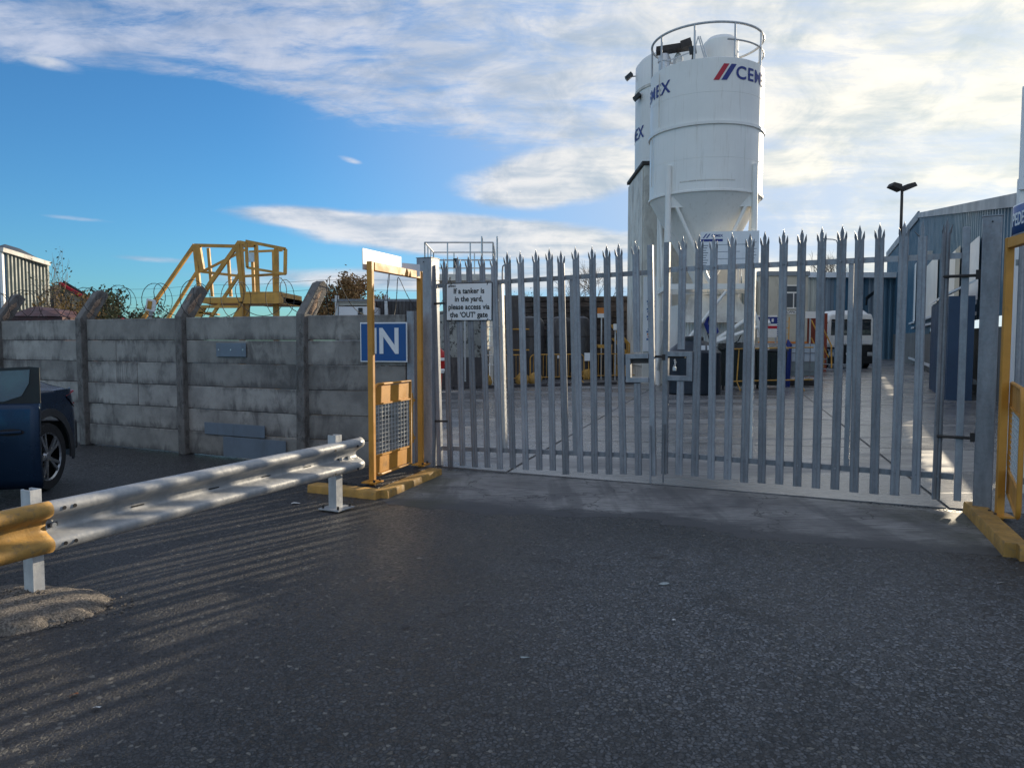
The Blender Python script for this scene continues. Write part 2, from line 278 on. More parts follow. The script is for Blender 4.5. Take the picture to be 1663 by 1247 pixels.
        if kind == 'yard':
            wet = q.ramp(q.noise(q.mapv(pos, (.30, 1.5, 1), (0, 0, 0), (0, 0, R(14))), .55, 5, .6, .5), .36, .52)
            q.put(p.inputs['Roughness'], q.ramp(wet, 0, 1, .55, .25)); p.inputs['Specular IOR Level'].default_value = .6
            c = q.mix(q.m('MULTIPLY', wet, .25), c, (.12, .125, .135))
        else: p.inputs['Roughness'].default_value = .66
    q.put(p.inputs['Base Color'], c); return m
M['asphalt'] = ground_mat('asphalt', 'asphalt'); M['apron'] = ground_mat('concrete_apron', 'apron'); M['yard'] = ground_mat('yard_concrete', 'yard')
M['mound'] = pm('loose_aggregate_concrete', (.27, .235, .20), .95, 0, .55, 75, 1., 110, (.085, .078, .072), .75, (22, 22, 22), dlo=.50, dhi=.56, bdist=.03)
M['soil'] = pm('distant_ground', (.06, .062, .05), .95, 0, .3, .3, .2, 5)
# ------------------------------------------------------------------ mesh helpers
def tag(o, label=None, cat=None, group=None, kind=None):
    if label: o['label'] = label
    if cat: o['category'] = cat
    if group: o['group'] = group
    if kind: o['kind'] = kind
    return o
def thing(name, label, cat, loc=(0, 0, 0), rz=0., group=None, rot=None):
    o = bpy.data.objects.new(name, None); COL.objects.link(o); o.empty_display_size = .2
    o.location = loc; o.rotation_euler = rot or (0, 0, rz); return tag(o, label, cat, group)
class MB:
    def __init__(s): s.v = []; s.f = []
    def add(s, vs, fs):
        b = len(s.v); s.v += [tuple(x) for x in vs]; s.f += [tuple(i+b for i in f) for f in fs]; return s
    def box(s, x0, x1, y0, y1, z0, z1):
        return s.add([(x0, y0, z0), (x1, y0, z0), (x1, y1, z0), (x0, y1, z0), (x0, y0, z1), (x1, y0, z1), (x1, y1, z1), (x0, y1, z1)],
                     [(0, 3, 2, 1), (4, 5, 6, 7), (0, 1, 5, 4), (1, 2, 6, 5), (2, 3, 7, 6), (3, 0, 4, 7)])
    def bar(s, a, b, w, h=None, up=(0, 0, 1)):
        a, b = Vector(a), Vector(b); h = h or w; d = (b-a).normalized(); u = Vector(up)
        if abs(d.dot(u)) > .98: u = Vector((0, 1, 0))
        r = d.cross(u).normalized(); u = r.cross(d).normalized(); P = []
        for q in (a, b): P += [q-r*w/2-u*h/2, q+r*w/2-u*h/2, q+r*w/2+u*h/2, q-r*w/2+u*h/2]
        return s.add(P, [(3, 2, 1, 0), (4, 5, 6, 7), (0, 1, 5, 4), (1, 2, 6, 5), (2, 3, 7, 6), (3, 0, 4, 7)])
    def tube(s, pts, r, n=8, closed=False, cap=True):
        pts = [Vector(p) for p in pts]; N = len(pts); rr = r if isinstance(r, (list, tuple)) else [r]*N; V = []; u = None
        for i, p in enumerate(pts):
            a = pts[(i-1) % N] if (closed or i > 0) else p; b = pts[(i+1) % N] if (closed or i < N-1) else p
            d = (b-a).normalized()
            if u is None: u = d.orthogonal().normalized()
            u = (u-d*u.dot(d)); u = u.normalized() if u.length > 1e-6 else d.orthogonal().normalized(); w = d.cross(u)
            V += [p+(u*math.cos(2*math.pi*k/n)+w*math.sin(2*math.pi*k/n))*rr[i] for k in range(n)]
        F = [(i*n+k, i*n+(k+1) % n, ((i+1) % N)*n+(k+1) % n, ((i+1) % N)*n+k) for i in range(N if closed else N-1) for k in range(n)]
        if cap and not closed: F += [tuple(range(n))[::-1], tuple((N-1)*n+k for k in range(n))]
        return s.add(V, F)
    def lathe(s, prof, c=(0, 0), n=32, a0=0., a1=360., cap=False):
        full = abs(a1-a0) >= 359.9; m_ = n if full else n+1; V = []
        for r, z in prof: V += [(c[0]+r*math.cos(R(a0+(a1-a0)*k/n)), c[1]+r*math.sin(R(a0+(a1-a0)*k/n)), z) for k in range(m_)]
        F = [(i*m_+k, i*m_+(k+1) % m_, (i+1)*m_+(k+1) % m_, (i+1)*m_+k) for i in range(len(prof)-1) for k in range(m_ if full else n)]
        if cap: F += [tuple(range(m_))[::-1], tuple((len(prof)-1)*m_+k for k in range(m_))]
        return s.add(V, F)
    def prism(s, poly, d):                                   # poly of 3D points swept by vector d
        n = len(poly); P = [Vector(p) for p in poly]; d = Vector(d)
        return s.add(P+[p+d for p in P], [tuple(range(n))[::-1], tuple(range(n, 2*n))]+[(i, (i+1) % n, (i+1) % n+n, i+n) for i in range(n)])
    def build(s, name, mat, parent=None, smooth=None, bevel=0., loc=None, seg=2, solid=0.):
        me = bpy.data.meshes.new(name); me.from_pydata(s.v, [], s.f); me.validate()
        b = bmesh.new(); b.from_mesh(me); bmesh.ops.recalc_face_normals(b, faces=b.faces); b.to_mesh(me); b.free()
        me.materials.append(mat if isinstance(mat, bpy.types.Material) else M[mat])
        o = bpy.data.objects.new(name, me); COL.objects.link(o); o.parent = parent
        if loc: o.location = loc
        if smooth:
            for p_ in me.polygons: p_.use_smooth = True
            me.set_sharp_from_angle(angle=R(smooth))
        if solid: md = o.modifiers.new('thick', 'SOLIDIFY'); md.thickness = solid; md.offset = 0
        if bevel: md = o.modifiers.new('bevel', 'BEVEL'); md.width = bevel; md.segments = seg; md.limit_method = 'ANGLE'; md.angle_limit = R(40)
        return o
def copy_tree(o, parent=None):
    c = o.copy(); COL.objects.link(c); c.parent = parent
    for ch in list(o.children): copy_tree(ch, c)
    return c
def text_mesh(txt, size, extrude=0., bold=0., align='CENTER', shear=0., space=1.0):
    cu = bpy.data.curves.new('t', 'FONT'); cu.body = txt; cu.size = size; cu.extrude = extrude; cu.offset = bold; cu.align_x = align; cu.align_y = 'CENTER'
    cu.shear = shear; cu.space_character = space; cu.resolution_u = 6
    o = bpy.data.objects.new('t', cu); COL.objects.link(o); dg = bpy.context.evaluated_depsgraph_get()
    me = bpy.data.meshes.new_from_object(o.evaluated_get(dg)); bpy.data.objects.remove(o); me.materials.clear(); return me
def text_obj(txt, size, mat, mtx, parent, name='lettering', sx=1., **kw):
    me = text_mesh(txt, size, **kw); me.transform(Matrix.Diagonal((sx, 1, 1, 1))); me.transform(mtx); me.materials.append(M[mat])
    o = bpy.data.objects.new(name, me); COL.objects.link(o); o.parent = parent; return o
def frame_m(o, xdir, up=(0, 0, 1)):                         # text plane: x along xdir, y up
    x = Vector(xdir).normalized(); y = Vector(up).normalized(); z = x.cross(y).normalized(); y = z.cross(x)
    m = Matrix((x, y, z)).transposed().to_4x4(); m.translation = Vector(o); return m
rng = random.Random(7)
from mathutils import noise as mn
# ================================================================== GROUND
gm = MB()
xs = [-1500, -300, -60] + [-12+.5*i for i in range(49)] + [60, 300, 1500]
ys = [-300, -40] + [-4+.5*i for i in range(41)] + [60, 400, 1500]
for y in ys:
    for x in xs: gm.v.append((x, y, 0.0))
nx = len(xs)
for j in range(len(ys)-1):
    for i in range(nx-1): gm.f.append((j*nx+i, j*nx+i+1, (j+1)*nx+i+1, (j+1)*nx+i))
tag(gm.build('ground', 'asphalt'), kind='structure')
# worn edge where the concrete apron in front of the gate feathers out onto the asphalt
front = [(560, 800), (600, 808), (628, 818), (660, 822), (700, 826), (745, 829), (790, 838), (850, 836), (900, 838), (960, 842), (1010, 840), (1060, 846), (1110, 855), (1160, 862), (1200, 874), (1260, 880), (1330, 883), (1400, 888), (1480, 893), (1560, 899), (1640, 906)]
backl = [(560, 752), (740, 766), (900, 776), (1070, 789), (1270, 806), (1480, 826), (1600, 838), (1663, 846)]
am = MB(); F_ = [G(u, v) for u, v in front]; B_ = [G(u, v) for u, v in backl]
def lerp_line(L, t):
    k = t*(len(L)-1); i = min(int(k), len(L)-2); return L[i].lerp(L[i+1], k-i)
NA, NB = 160, 10
F_ += [Vector((6.5, 3.7, 0))]; B_ += [Vector((7.2, 4.55, 0))]
for j in range(NB+1):
    for i in range(NA+1):
        a = lerp_line(F_, i/NA); b = lerp_line(B_, i/NA); p = a.lerp(b, j/NB)
        if j == 0:
            n_ = mn.fractal(Vector((p.x*3.1, p.y*3.1, 0)), 1., 2., 5); p += (a-b).normalized()*(.16*n_)
        p.z = .0006+.0074*min(1, j/NB*3); am.v.append(tuple(p))
for j in range(NB):
    for i in range(NA): am.f.append((j*(NA+1)+i, j*(NA+1)+i+1, (j+1)*(NA+1)+i+1, (j+1)*(NA+1)+i))
ap = am.build('concrete_apron', 'apron')
ca_ = ap.data.color_attributes.new('edge', 'FLOAT_COLOR', 'POINT')
for j in range(NB+1):
    for i in range(NA+1): e_ = min(1., j/NB*2.2); ca_.data[j*(NA+1)+i].color = (e_, e_, e_, 1)
ap; tag(ap, kind='structure')
# concrete yard: bays of brushed slabs with open joints
yard = thing('yard_floor', None, None); yard['kind'] = 'structure'
rows = [(8.14, -.46), (10.95, -.19), (14.4, -.14), (18.3, -.10), (22.4, -.08), (28, -.05), (36, 0), (48, 0), (64, 0), (90, 0)]
def YP(r, c):
    a, b = rows[r]; x0 = -13+4.4*c; x = x0
    for _ in range(4): x = x0+.30*((a+b*x)-9)
    return Vector((x, a+b*x, 0))
for r in range(len(rows)-1):
    for c in range(0, 12):
        q_ = [YP(r, c), YP(r, c+1), YP(r+1, c+1), YP(r+1, c)]
        ce = sum(q_, Vector())/4; zt = .012+rng.uniform(-.004, .004); mb = MB()
        q2 = [p+(ce-p).normalized()*.02 for p in q_]
        mb.prism([Vector((p.x-ce.x, p.y-ce.y, -.05)) for p in q2], (0, 0, .05+zt))
        mb.build('slab', 'yard', yard, loc=(ce.x, ce.y, 0))
# ================================================================== PRECAST WALL
wd = Vector((.9005, -.4349, 0)); wn = Vector((.4349, .9005, 0))
wp0 = Vector((-6.03, 10.39, 0)); STEP = 1.977
wposts = [wp0+wd*STEP*i for i in (-2, -1, 0, 1, 2)] ; wend = Vector((-1.165, 8.33, 0))
wall = thing('precast_concrete_wall', 'stained grey precast concrete panel wall with cranked posts beside the gate', 'wall', (0, 0, 0))
PH = .292
def panel(a, b, row, seams=()):
    d = (b-a); L = d.length; d.normalize(); ang = math.atan2(d.y, d.x); n = Vector((-d.y, d.x, 0))
    cuts = [.05]+[L*s for s in seams]+[L-.05]
    for k in range(len(cuts)-1):
        s0, s1 = cuts[k]+(.004 if k else 0), cuts[k+1]-(.004 if k < len(cuts)-2 else 0)
        mb = MB(); w2 = (s1-s0)/2; mb.box(-w2, w2, -.024, .030, -PH/2+.0015, PH/2-.0015)
        o = mb.build('panel', 'wall', wall, bevel=.011, seg=2)
        p = a+d*((s0+s1)/2)+n*(.05+rng.uniform(-.007, .007)); o.location = (p.x, p.y, .012+PH*(row+.5))
        o.rotation_euler = (rng.uniform(-.006, .006), rng.uniform(-.0025, .0025), ang+rng.uniform(-.003, .003))
for i in range(5):
    a = wposts[i]; b = wposts[i+1] if i < 4 else wend
    for row in range(6):
        se = ()
        if i == 2 and row in (4, 3): se = (.33, .55)
        if i == 2 and row == 2: se = (.55,)
        if i == 9: se = (.84,)
        if i == 9: se = (.37,)
        if i == 9: se = (.5,)
        panel(a, b, row, se)
for i, p in enumerate(wposts):
    mb = MB(); ang = math.atan2(wd.y, wd.x)
    ZT = 1.80; CR = .46; cz, cy = math.sin(R(52))*CR, math.cos(R(52))*CR
    prof = [(-.05, 0), (-.05, ZT-.02), (-.05+cy, ZT+cz+.0), (.0+cy+.03, ZT+cz+.03), (.12+cy, ZT+cz-.05), (.12, ZT-.10), (.11, 0)]
    # one skin, subdivided so that the broken top can be roughened
    mb.prism([(-.062, y, z) for y, z in prof], (.124, 0, 0))
    me = mb.build('post', 'post_conc', wall, bevel=.012, seg=2)
    me.location = (p.x, p.y, 0); me.rotation_euler = (rng.uniform(-.01, .01), rng.uniform(-.012, .012), ang)
    cp = MB()                                     # rough aggregate head of the post
    rr = random.Random(i*5+2); V = []; n1_, n2_ = 9, 10
    for a_ in range(n1_+1):
        t = a_/n1_; c0 = Vector((0, .035+cy*t, ZT-.06+cz*t+.05*math.sin(t*3.1)))
        for k in range(n2_):
            th = 2*math.pi*k/n2_; rad = .085*(1-.25*t**3)*(.3 if a_ in (0,) else (.55 if a_ == n1_ else 1))
            nn = mn.noise(Vector((th*1.5, t*4, i*3.3)))*.022
            v = c0+Vector((math.cos(th)*(rad*.86+nn), math.sin(th)*(rad+nn)*.66, -math.sin(th)*(rad+nn)*.62))
            V.append(v)
    Fc = [(a_*n2_+k, a_*n2_+(k+1) % n2_, (a_+1)*n2_+(k+1) % n2_, (a_+1)*n2_+k) for a_ in range(n1_) for k in range(n2_)]
    Fc += [tuple(range(n2_))[::-1], tuple(n1_*n2_+k for k in range(n2_))]
    cp.add(V, Fc); o = cp.build('post_head', 'post_top', me, smooth=70)
def wall_pt(u, z, off=0.):                                  # point on the wall face at photo column u
    for k in range(4):
        a = wposts[k]; b = wposts[k+1]
        if k == 3: pass
        x_, y_ = (u-831.5)/1200, 1
        d = b-a; den = d.x-x_*d.y; t = (x_*a.y-a.x)/den
        if t <= 1 or k == 3: break
    if t > 1 and k == 3:
        a = wposts[4]; b = wend; d = b-a; t = (x_*a.y-a.x)/(d.x-x_*d.y)
    p = a+d*t; dn = d.normalized(); n = Vector((dn.y, -dn.x, 0)); return Vector((p.x, p.y, z))+n*off, dn
def plate(name, label, cat, u0, u1, z0, z1, mat, off=-.018, th=.012, bolts=0, lean=0.):
    a, d = wall_pt(u0, 0, off); b, _ = wall_pt(u1, 0, off); L = (b-a).length
    o = MB().box(0, L, -th, 0, z0, z1).build(name, mat, None, bevel=.002, seg=1)
    o.location = (a.x, a.y, 0); o.rotation_euler = (0, lean, math.atan2(d.y, d.x)); tag(o, label, cat)
    for k in range(bolts):
        bm_ = MB().tube([(L*(.09+.82*k/(bolts-1)), -th-.004, (z0+z1)/2), (L*(.09+.82*k/(bolts-1)), -th, (z0+z1)/2)], .010, 8)
        bm_.build('screw', 'pipe_silver', o)
    return o
plate('grey_patch_board', 'small grey board fixed with three screws on the upper part of the wall', 'board', 352, 400, 1.27, 1.44, 'grey_patch', bolts=3, off=-.006)
plate('grey_patch_board', 'narrow blue-grey board fixed on the second wall panel from the ground', 'board', 330, 428, .285, .435, 'grey_patch', off=-.006)
plate('grey_patch_board', 'wide blue-grey board fixed at the foot of the wall behind the crash barrier', 'board', 360, 462, .02, .27, 'grey_patch', off=-.006)
# IN sign
a, d = wall_pt(587, 0, .02); b, _ = wall_pt(663, 0, .02); L = (b-a).length
o = thing('in_sign', 'blue rectangular sign reading IN with white border on the concrete wall', 'sign', (a.x, a.y, 0), math.atan2(d.y, d.x))
MB().box(0, L, -.006, .004, 1.225, 1.675).build('backing', 'board_white', o, bevel=.003, seg=1)
MB().box(.014, L-.014, -.0085, -.006, 1.24, 1.66).build('face', 'blue_sign', o)
text_obj('IN', .40, 'board_white', frame_m((L*.545, -.0105, 1.45), (1, 0, 0)), o, bold=.010, sx=.86, extrude=.001)
# razor wire: coil and straight strands
rz_ = thing('razor_wire', 'coiled razor wire with barbs running along the top of the concrete wall', 'razor wire')
A0 = wposts[0]+wn*.17; A1 = wposts[4]+wn*.17; A2 = Vector((-.75, 8.75, 0)); path = [A0, A1, A2]
Ls = [(A1-A0).length, (A2-A1).length]; tot = sum(Ls); pts = []; barbs = MB(); turns = tot/.36; n = int(turns*22); s_ = 0
for k in range(n+1):
    t = k/n*tot; q_ = A0+(A1-A0)*(t/Ls[0]) if t < Ls[0] else A1+(A2-A1)*((t-Ls[0])/Ls[1])
    th = 2*math.pi*turns*k/n; w_ = mn.noise(Vector((t*1.3, 0, 0))); ra = .23+.045*w_+.02*math.sin(th*.5)
    dd = (A1-A0).normalized() if t < Ls[0] else (A2-A1).normalized(); nn = Vector((-dd.y, dd.x, 0))
    p = q_+Vector((0, 0, 1.99+.04*mn.noise(Vector((t*.8, 5, 0)))))+nn*math.cos(th)*ra+Vector((0, 0, math.sin(th)*ra))+dd*(.13*math.sin(th*.5+1))
    pts.append(p)
    if k % 2 == 0:
        r1 = Vector((rng.uniform(-1, 1), rng.uniform(-1, 1), rng.uniform(-1, 1))).normalized()*.019; r2 = r1.cross(Vector((.3, .5, .8))).normalized()*.004
        barbs.add([p-r1, p+r2, p+r1, p-r2], [(0, 1, 2, 3)])
MB().tube(pts, .0045, 4).build('coil', 'dark_steel', rz_)
ob = barbs.build('barbs', 'dark_steel', rz_); ob['kind'] = 'stuff'
for zz_, of in ((1.93, .17), (2.08, .28), (2.2, .36)):
    pp = [wposts[0]+wn*of+Vector((0, 0, zz_))]
    for i in range(1, 5): pp += [wposts[i-1].lerp(wposts[i], .5)+wn*of+Vector((0, 0, zz_-.02)), wposts[i]+wn*of+Vector((0, 0, zz_))]
    pp.append(Vector((-.98, 8.7, zz_-.03))); MB().tube(pp, .0022, 4).build('strand', 'dark_steel', rz_)
# ================================================================== PALISADE GATE
def pale_mesh(z0, z1, tip=True, damaged=False):
    xs_ = [-.037, -.031, -.013, 0, .013, .031, .037]; ysx = [.012, .001, -.001, .005, -.001, .001, .012]; mb = MB()
    nz_ = 2; base = z1-.14 if tip else z1
    for z in (z0, base): mb.v += [(x, y, z) for x, y in zip(xs_, ysx)]
    for i in range(6): mb.f.append((i, i+1, i+8, i+7))
    if tip:
        def addp(P, F): mb.add(P, F)
        if not damaged:
            addp([(-.037, .012, base), (-.031, .001, base), (-.013, -.001, base), (-.027, -.004, base+.052), (-.040, -.012, base+.085), (-.043, .002, base+.03)], [(0, 1, 3, 5), (1, 2, 3), (5, 3, 4)])
            addp([(.037, .012, base), (.031, .001, base), (.013, -.001, base), (.027, -.004, base+.052), (.040, -.012, base+.085), (.043, .002, base+.03)], [(0, 5, 3, 1), (1, 3, 2), (5, 4, 3)])
        else:
            addp([(-.037, .012, base), (-.031, .001, base), (-.013, -.001, base), (-.055, -.03, base+.05)], [(0, 1, 3), (1, 2, 3)])
        addp([(-.013, -.001, base), (0, .005, base), (.013, -.001, base), (-.0165, -.001, base+.072), (0, .005, base+.078), (.0165, -.001, base+.072), (0, .003, base+.14)], [(0, 1, 4, 3), (1, 2, 5, 4), (3, 4, 6), (4, 5, 6)])
    return mb
def make_pale(z0, z1, tip=True, damaged=False):
    o = pale_mesh(z0, z1, tip, damaged).build('pale', 'galv', None, solid=.003); return o
P_full = make_pale(.10, 2.505); P_low = make_pale(.10, 1.055, False); P_up = make_pale(1.375, 2.505); P_dam = make_pale(.10, 2.47, True, True)
used = set()
def put_pale(proto, parent, x, y=0., rot=(0, 0, 0), z=0.):
    if proto.name not in used: o = proto; used.add(proto.name)
    else: o = proto.copy(); COL.objects.link(o)
    o.parent = parent; o.location = (x, y, z); o.rotation_euler = rot; return o
def angle_bar(mb, x0, x1, z, s=.05, t=.006, y=.02):          # L section rail behind the pales
    mb.box(x0, x1, y, y+t, z-s/2, z+s/2); mb.box(x0, x1, y+t, y+s, z+s/2-t, z+s/2); return mb
def leaf(label, origin, rz, tilt, L, hinge_first, group, lz):
    t = thing('gate_leaf', label, 'gate', origin, 0, group, rot=(0, tilt, rz)); sp_ = L/15.9
    for s_, nm in ((0., 'a'), (L, 'b')):
        zt = 2.42 if ((s_ == 0) == hinge_first) else 2.46
        MB().box(s_-.028, s_+.028, -.012, .045, .10, zt).build('stile', 'galv', t, bevel=.003, seg=1)
    angle_bar(MB(), .03, L-.03, 2.185).build('top_rail', 'galv', t); angle_bar(MB(), .03, L-.03, .30).build('bottom_rail', 'galv', t)
    for fx in (.333, .667):
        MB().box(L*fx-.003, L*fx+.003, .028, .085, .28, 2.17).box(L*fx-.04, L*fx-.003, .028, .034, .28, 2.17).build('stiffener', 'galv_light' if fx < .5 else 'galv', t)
    for k in range(15):
        x = sp_*(k+.95) if not hinge_first else sp_*(k+.93)
        box_k = 14 if hinge_first else 0
        rot = (rng.uniform(-.006, .006), rng.uniform(-.007, .007), rng.uniform(-.10, .10)); dz = rng.uniform(-.008, .008)
        if k == box_k:
            put_pale(P_low, t, x, -.012, rot, dz); put_pale(P_up, t, x, -.012, rot, dz)
        elif not hinge_first and k == 4:                    # bent head
            put_pale(P_full, t, x, -.012, (0, .006, .25), -.01)
        elif not hinge_first and k == 13: put_pale(P_dam, t, x, -.012, (0.01, .0, -.35), .03)
        elif not hinge_first and k == 14: put_pale(P_full, t, x, -.012, (0.01, .0, .55), -.0)
        elif hinge_first and k == 9: put_pale(P_full, t, x, -.012, (0, -.004, .5), -.03)
        else: put_pale(P_full, t, x, -.012, rot, dz)
        for zb in (2.185, .30): MB().tube([(x, -.02, zb), (x, -.006, zb)], .008, 6).build('bolt', 'galv', t)
    # lock box: a window framed in plate
    bx0, bx1 = (L-.265, L-.028) if hinge_first else (.028, .285)
    z0, z1 = 1.065, 1.36; fr = MB(); w = .05
    fr.box(bx0, bx1, -.03, .035, z1-w, z1).box(bx0, bx1, -.03, .035, z0, z0+w)
    if hinge_first: fr.box(bx0, bx0+w, -.03, .035, z0+w, z1-w)
    else: fr.box(bx1-w-.01, bx1, -.03, .035, z0+w, z1-w)
    fr.build('lock_box', 'galv', t, bevel=.002, seg=1)
    return t
pal_g = 'leaves of the palisade double gate'
gl = leaf('narrower palisade gate leaf carrying the white tanker notice', (-.845, 8.57, -.085), R(-24.0), R(-1.45), 2.52, True, pal_g, 0)
gr = leaf('palisade gate leaf hung from the post by the blue shed, some pale tips bent', (1.565, 7.535, 0.0), R(-29.65), 0, 2.585, False, pal_g, 0)
# bolts, slide latch, drop rods and hinges
def sub(parent, name, mb, mat='dark_steel', **k): return mb.build(name, mat, parent, **k)
sub(gr, 'drop_rod', MB().tube([(.0, -.03, .02), (.0, -.03, .62)], .010, 8), 'galv'); sub(gl, 'drop_rod', MB().tube([(2.50, -.03, .03), (2.50, -.03, .62)], .010, 8), 'galv')
sub(gr, 'slide_bolt', MB().tube([(-.14, .01, 1.305), (.20, .01, 1.305)], .013, 8).box(-.03, .0, -.02, .03, 1.27, 1.33), 'dark_steel')
sub(gl, 'slide_bolt', MB().box(2.30, 2.50, .005, .03, 1.26, 1.31), 'dark_steel')
ch = MB()
for k in range(4):
    cz_ = 1.27-.018*k; c0 = Vector((.105+.008*math.sin(k), -.034, cz_)); R_ = [c0+Vector((.007*math.cos(a_)*(1 if k % 2 else .3), .007*math.cos(a_)*(.2 if k % 2 else 1), .012*math.sin(a_))) for a_ in [i*math.pi/4 for i in range(8)]]
    ch.tube(R_, .0032, 5, closed=True)
sub(gr, 'chain', ch, 'pipe_silver'); sub(gr, 'padlock', MB().box(.09, .125, -.05, -.03, 1.165, 1.205), 'pipe_silver', bevel=.004)
for zb in (1.98, .62):
    sub(gl, 'hinge', MB().tube([(-.16, -.015, zb), (.13, -.015, zb)], .012, 8).box(-.11, -.06, -.045, .02, zb-.03, zb+.05))
    sub(gr, 'hinge', MB().tube([(2.42, -.03, zb+.03), (2.74, -.03, zb+.03)], .013, 8).box(2.66, 2.71, -.06, .01, zb, zb+.075))
# tanker notice on the gate
nt = thing('tanker_notice', 'white notice about tankers in the yard tied to the gate pales', 'sign', (0, 0, 0)); nt.parent = None
mgl = Matrix.Translation((-.845, 8.57, -.085)) @ Matrix.Rotation(R(-24), 4, 'Z') @ Matrix.Rotation(R(-1.45), 4, 'Y')
nt.matrix_world = mgl @ Matrix.Translation((.10, -.030, 0)) @ Matrix.Rotation(R(1.9), 4, 'Y')
MB().box(0, .585, -.004, .006, 1.775, 2.205).build('backing', 'black_print', nt, bevel=.003); MB().box(.010, .575, -.0065, -.004, 1.786, 2.194).build('face', 'board_white', nt)
for k, tx in enumerate(['If a tanker is', 'in the yard,', 'please access via', 'the ‘OUT’ gate']):
    text_obj(tx, .084, 'black_print', frame_m((.292, -.0085, 2.110-.089*k), (1, 0, 0)), nt, bold=.0022, extrude=.0004, sx=.90, space=1.03)
text_obj('CEMEX', .024, 'black_print', frame_m((.085, -.0085, 2.168), (1, 0, 0)), nt, name='logo', bold=.0008, sx=1.1)
MB().add([(.025, -.0085, 2.157), (.033, -.0085, 2.157), (.045, -.0085, 2.182), (.037, -.0085, 2.182), (.037, -.0085, 2.157), (.045, -.0085, 2.157), (.057, -.0085, 2.182), (.049, -.0085, 2.182)], [(0, 1, 2, 3), (4, 5, 6, 7)]).build('slashes', 'black_print', nt)
for x_ in (.06, .52):
    for z_ in (1.785, 2.195): MB().bar((x_, -.008, z_-.02), (x_+.015, -.008, z_+.02), .006).build('cable_tie', 'black_print', nt)
# gate posts
gp = [('tall square galvanised gate post with a sunlit side beside the yellow frame', (-.975, 8.64), .195, 2.415, R(-24)), ('thick galvanised gate post next to the yellow post with the pedestrian sign', (3.925, 6.10), .135, 2.475, R(-33))]
for i, (lb, (x, y), s_, h, rz) in enumerate(gp):
    t = thing('gate_post', lb, 'gate post', (x, y, 0), rz, 'posts of the palisade gate')
    MB().box(-s_/2, s_/2, -s_/2, s_/2, -.02, h).build('shaft', 'galv', t, bevel=.008, seg=3, smooth=30)
    MB().box(-s_/2-.004, s_/2+.004, -s_/2-.004, s_/2+.004, h, h+.008).build('cap', 'galv', t)
    MB().tube([(.0, -s_/2-.004, h-.045), (.0, -s_/2, h-.045)], .007, 8).build('hole', 'black_print', t)
o = MB().box(-.045, .045, -.045, .045, 0, 1.80).build('fence_end_post', 'galv', None, bevel=.004); o.location = (-1.135, 8.40, 0); o.rotation_euler = (0, 0, R(-15)); tag(o, 'short square grey steel post closing the end of the concrete wall', 'post')
# ================================================================== YELLOW PEDESTRIAN FRAMES
def yframe(label, p0, p1, ztop, hasfirst=True):
    p0 = Vector(p0); p1 = Vector(p1); d = p1-p0; L = d.length; rz = math.atan2(d.y, d.x)
    t = thing('yellow_pedestrian_frame', label, 'gate frame', p0, rz, 'yellow pedestrian frames beside the gate')
    for x in (0, L):
        MB().box(x-.025, x+.025, -.028, .028, .05, ztop).build('post', 'yellow', t, bevel=.005)
        fp = MB().box(x-.08, x+.08, -.08, .08, .075, .087).build('base_plate', 'yellow', t)
        for sx_ in (-1, 1): MB().tube([(x+sx_*.06, -.05, .087), (x+sx_*.06, -.05, .11)], .012, 6).build('bolt', 'dark_steel', fp)
    MB().box(.037, L-.037, -.03, .03, ztop-.085, ztop-.005).build('beam', 'yellow', t, bevel=.004)
    return t, L, rz
def mesh_gate(label, p, rz, L, z0, z1, flip=1):
    t = thing('yellow_mesh_gate', label, 'gate', p, rz, 'yellow self closing mesh gates')
    r = .012; rc = .09
    def corner(cx_, cz_, a0, a1): return [(cx_+rc*math.cos(R(a0+(a1-a0)*k/6)), 0, cz_+rc*math.sin(R(a0+(a1-a0)*k/6))) for k in range(7)]
    loop = [(L, 0, z0), (L, 0, z1)]+corner(rc, z1-rc, 90, 180)+corner(rc, z0+rc, 180, 270)
    MB().tube(loop, .017, 8, closed=True).build('frame', 'yellow', t, smooth=50)
    hz = (z1-z0)*.215
    for za, zb, up in ((z1-hz, z1-.02, 1), (z0+.02, z0+hz, 0)):
        n_ = 8; pr = [(L-.018, zb if up else za), (L-.018, za if up else zb), (.018, za if up else zb)]
        if up: pr += [(rc+(rc-.018)*math.cos(R(a_)), z1-rc+(rc-.018)*math.sin(R(a_))) for a_ in (180, 150, 120, 95)]
        else: pr += [(rc+(rc-.018)*math.cos(R(a_)), z0+rc+(rc-.018)*math.sin(R(a_))) for a_ in (180, 210, 240, 265)]
        MB().prism([(x, -.002, z) for x, z in pr], (0, .004, 0)).build('infill_panel', 'yellow', t)
        zz_ = za if up else zb; MB().box(.018, L-.018, -.014, .014, zz_-.008, zz_+.008).build('cross_rail', 'yellow', t)
    ms = MB(); a0, a1 = z0+hz, z1-hz; k = 0
    nzz = 12; nxx = 11
    for k in range(1, nzz): z = a0+(a1-a0)*k/nzz; ms.bar((.02, .003, z), (L-.02, .003, z), .0045)
    for k in range(1, nxx): x = .02+(L-.04)*k/nxx; ms.bar((x, -.003, a0), (x, -.003, a1), .0045)
    ms.build('wire_mesh', 'pipe_silver', t)
    for z in (z0+(z1-z0)*.30, z0+(z1-z0)*.76):
        MB().bar((L+.015, 0, z), (L+.10, 0, z), .018, .03).tube([(L+.045, 0, z-.05), (L+.045, 0, z+.05)], .016, 8).build('hinge', 'yellow', t)
    MB().tube([(L+.045, 0, z0+(z1-z0)*.25), (L+.045, 0, z0+(z1-z0)*.85)], .010, 8).build('hinge_rod', 'yellow', t)
    return t
ya, yb = (-1.375, 7.22, 0), (-1.025, 8.25, 0)
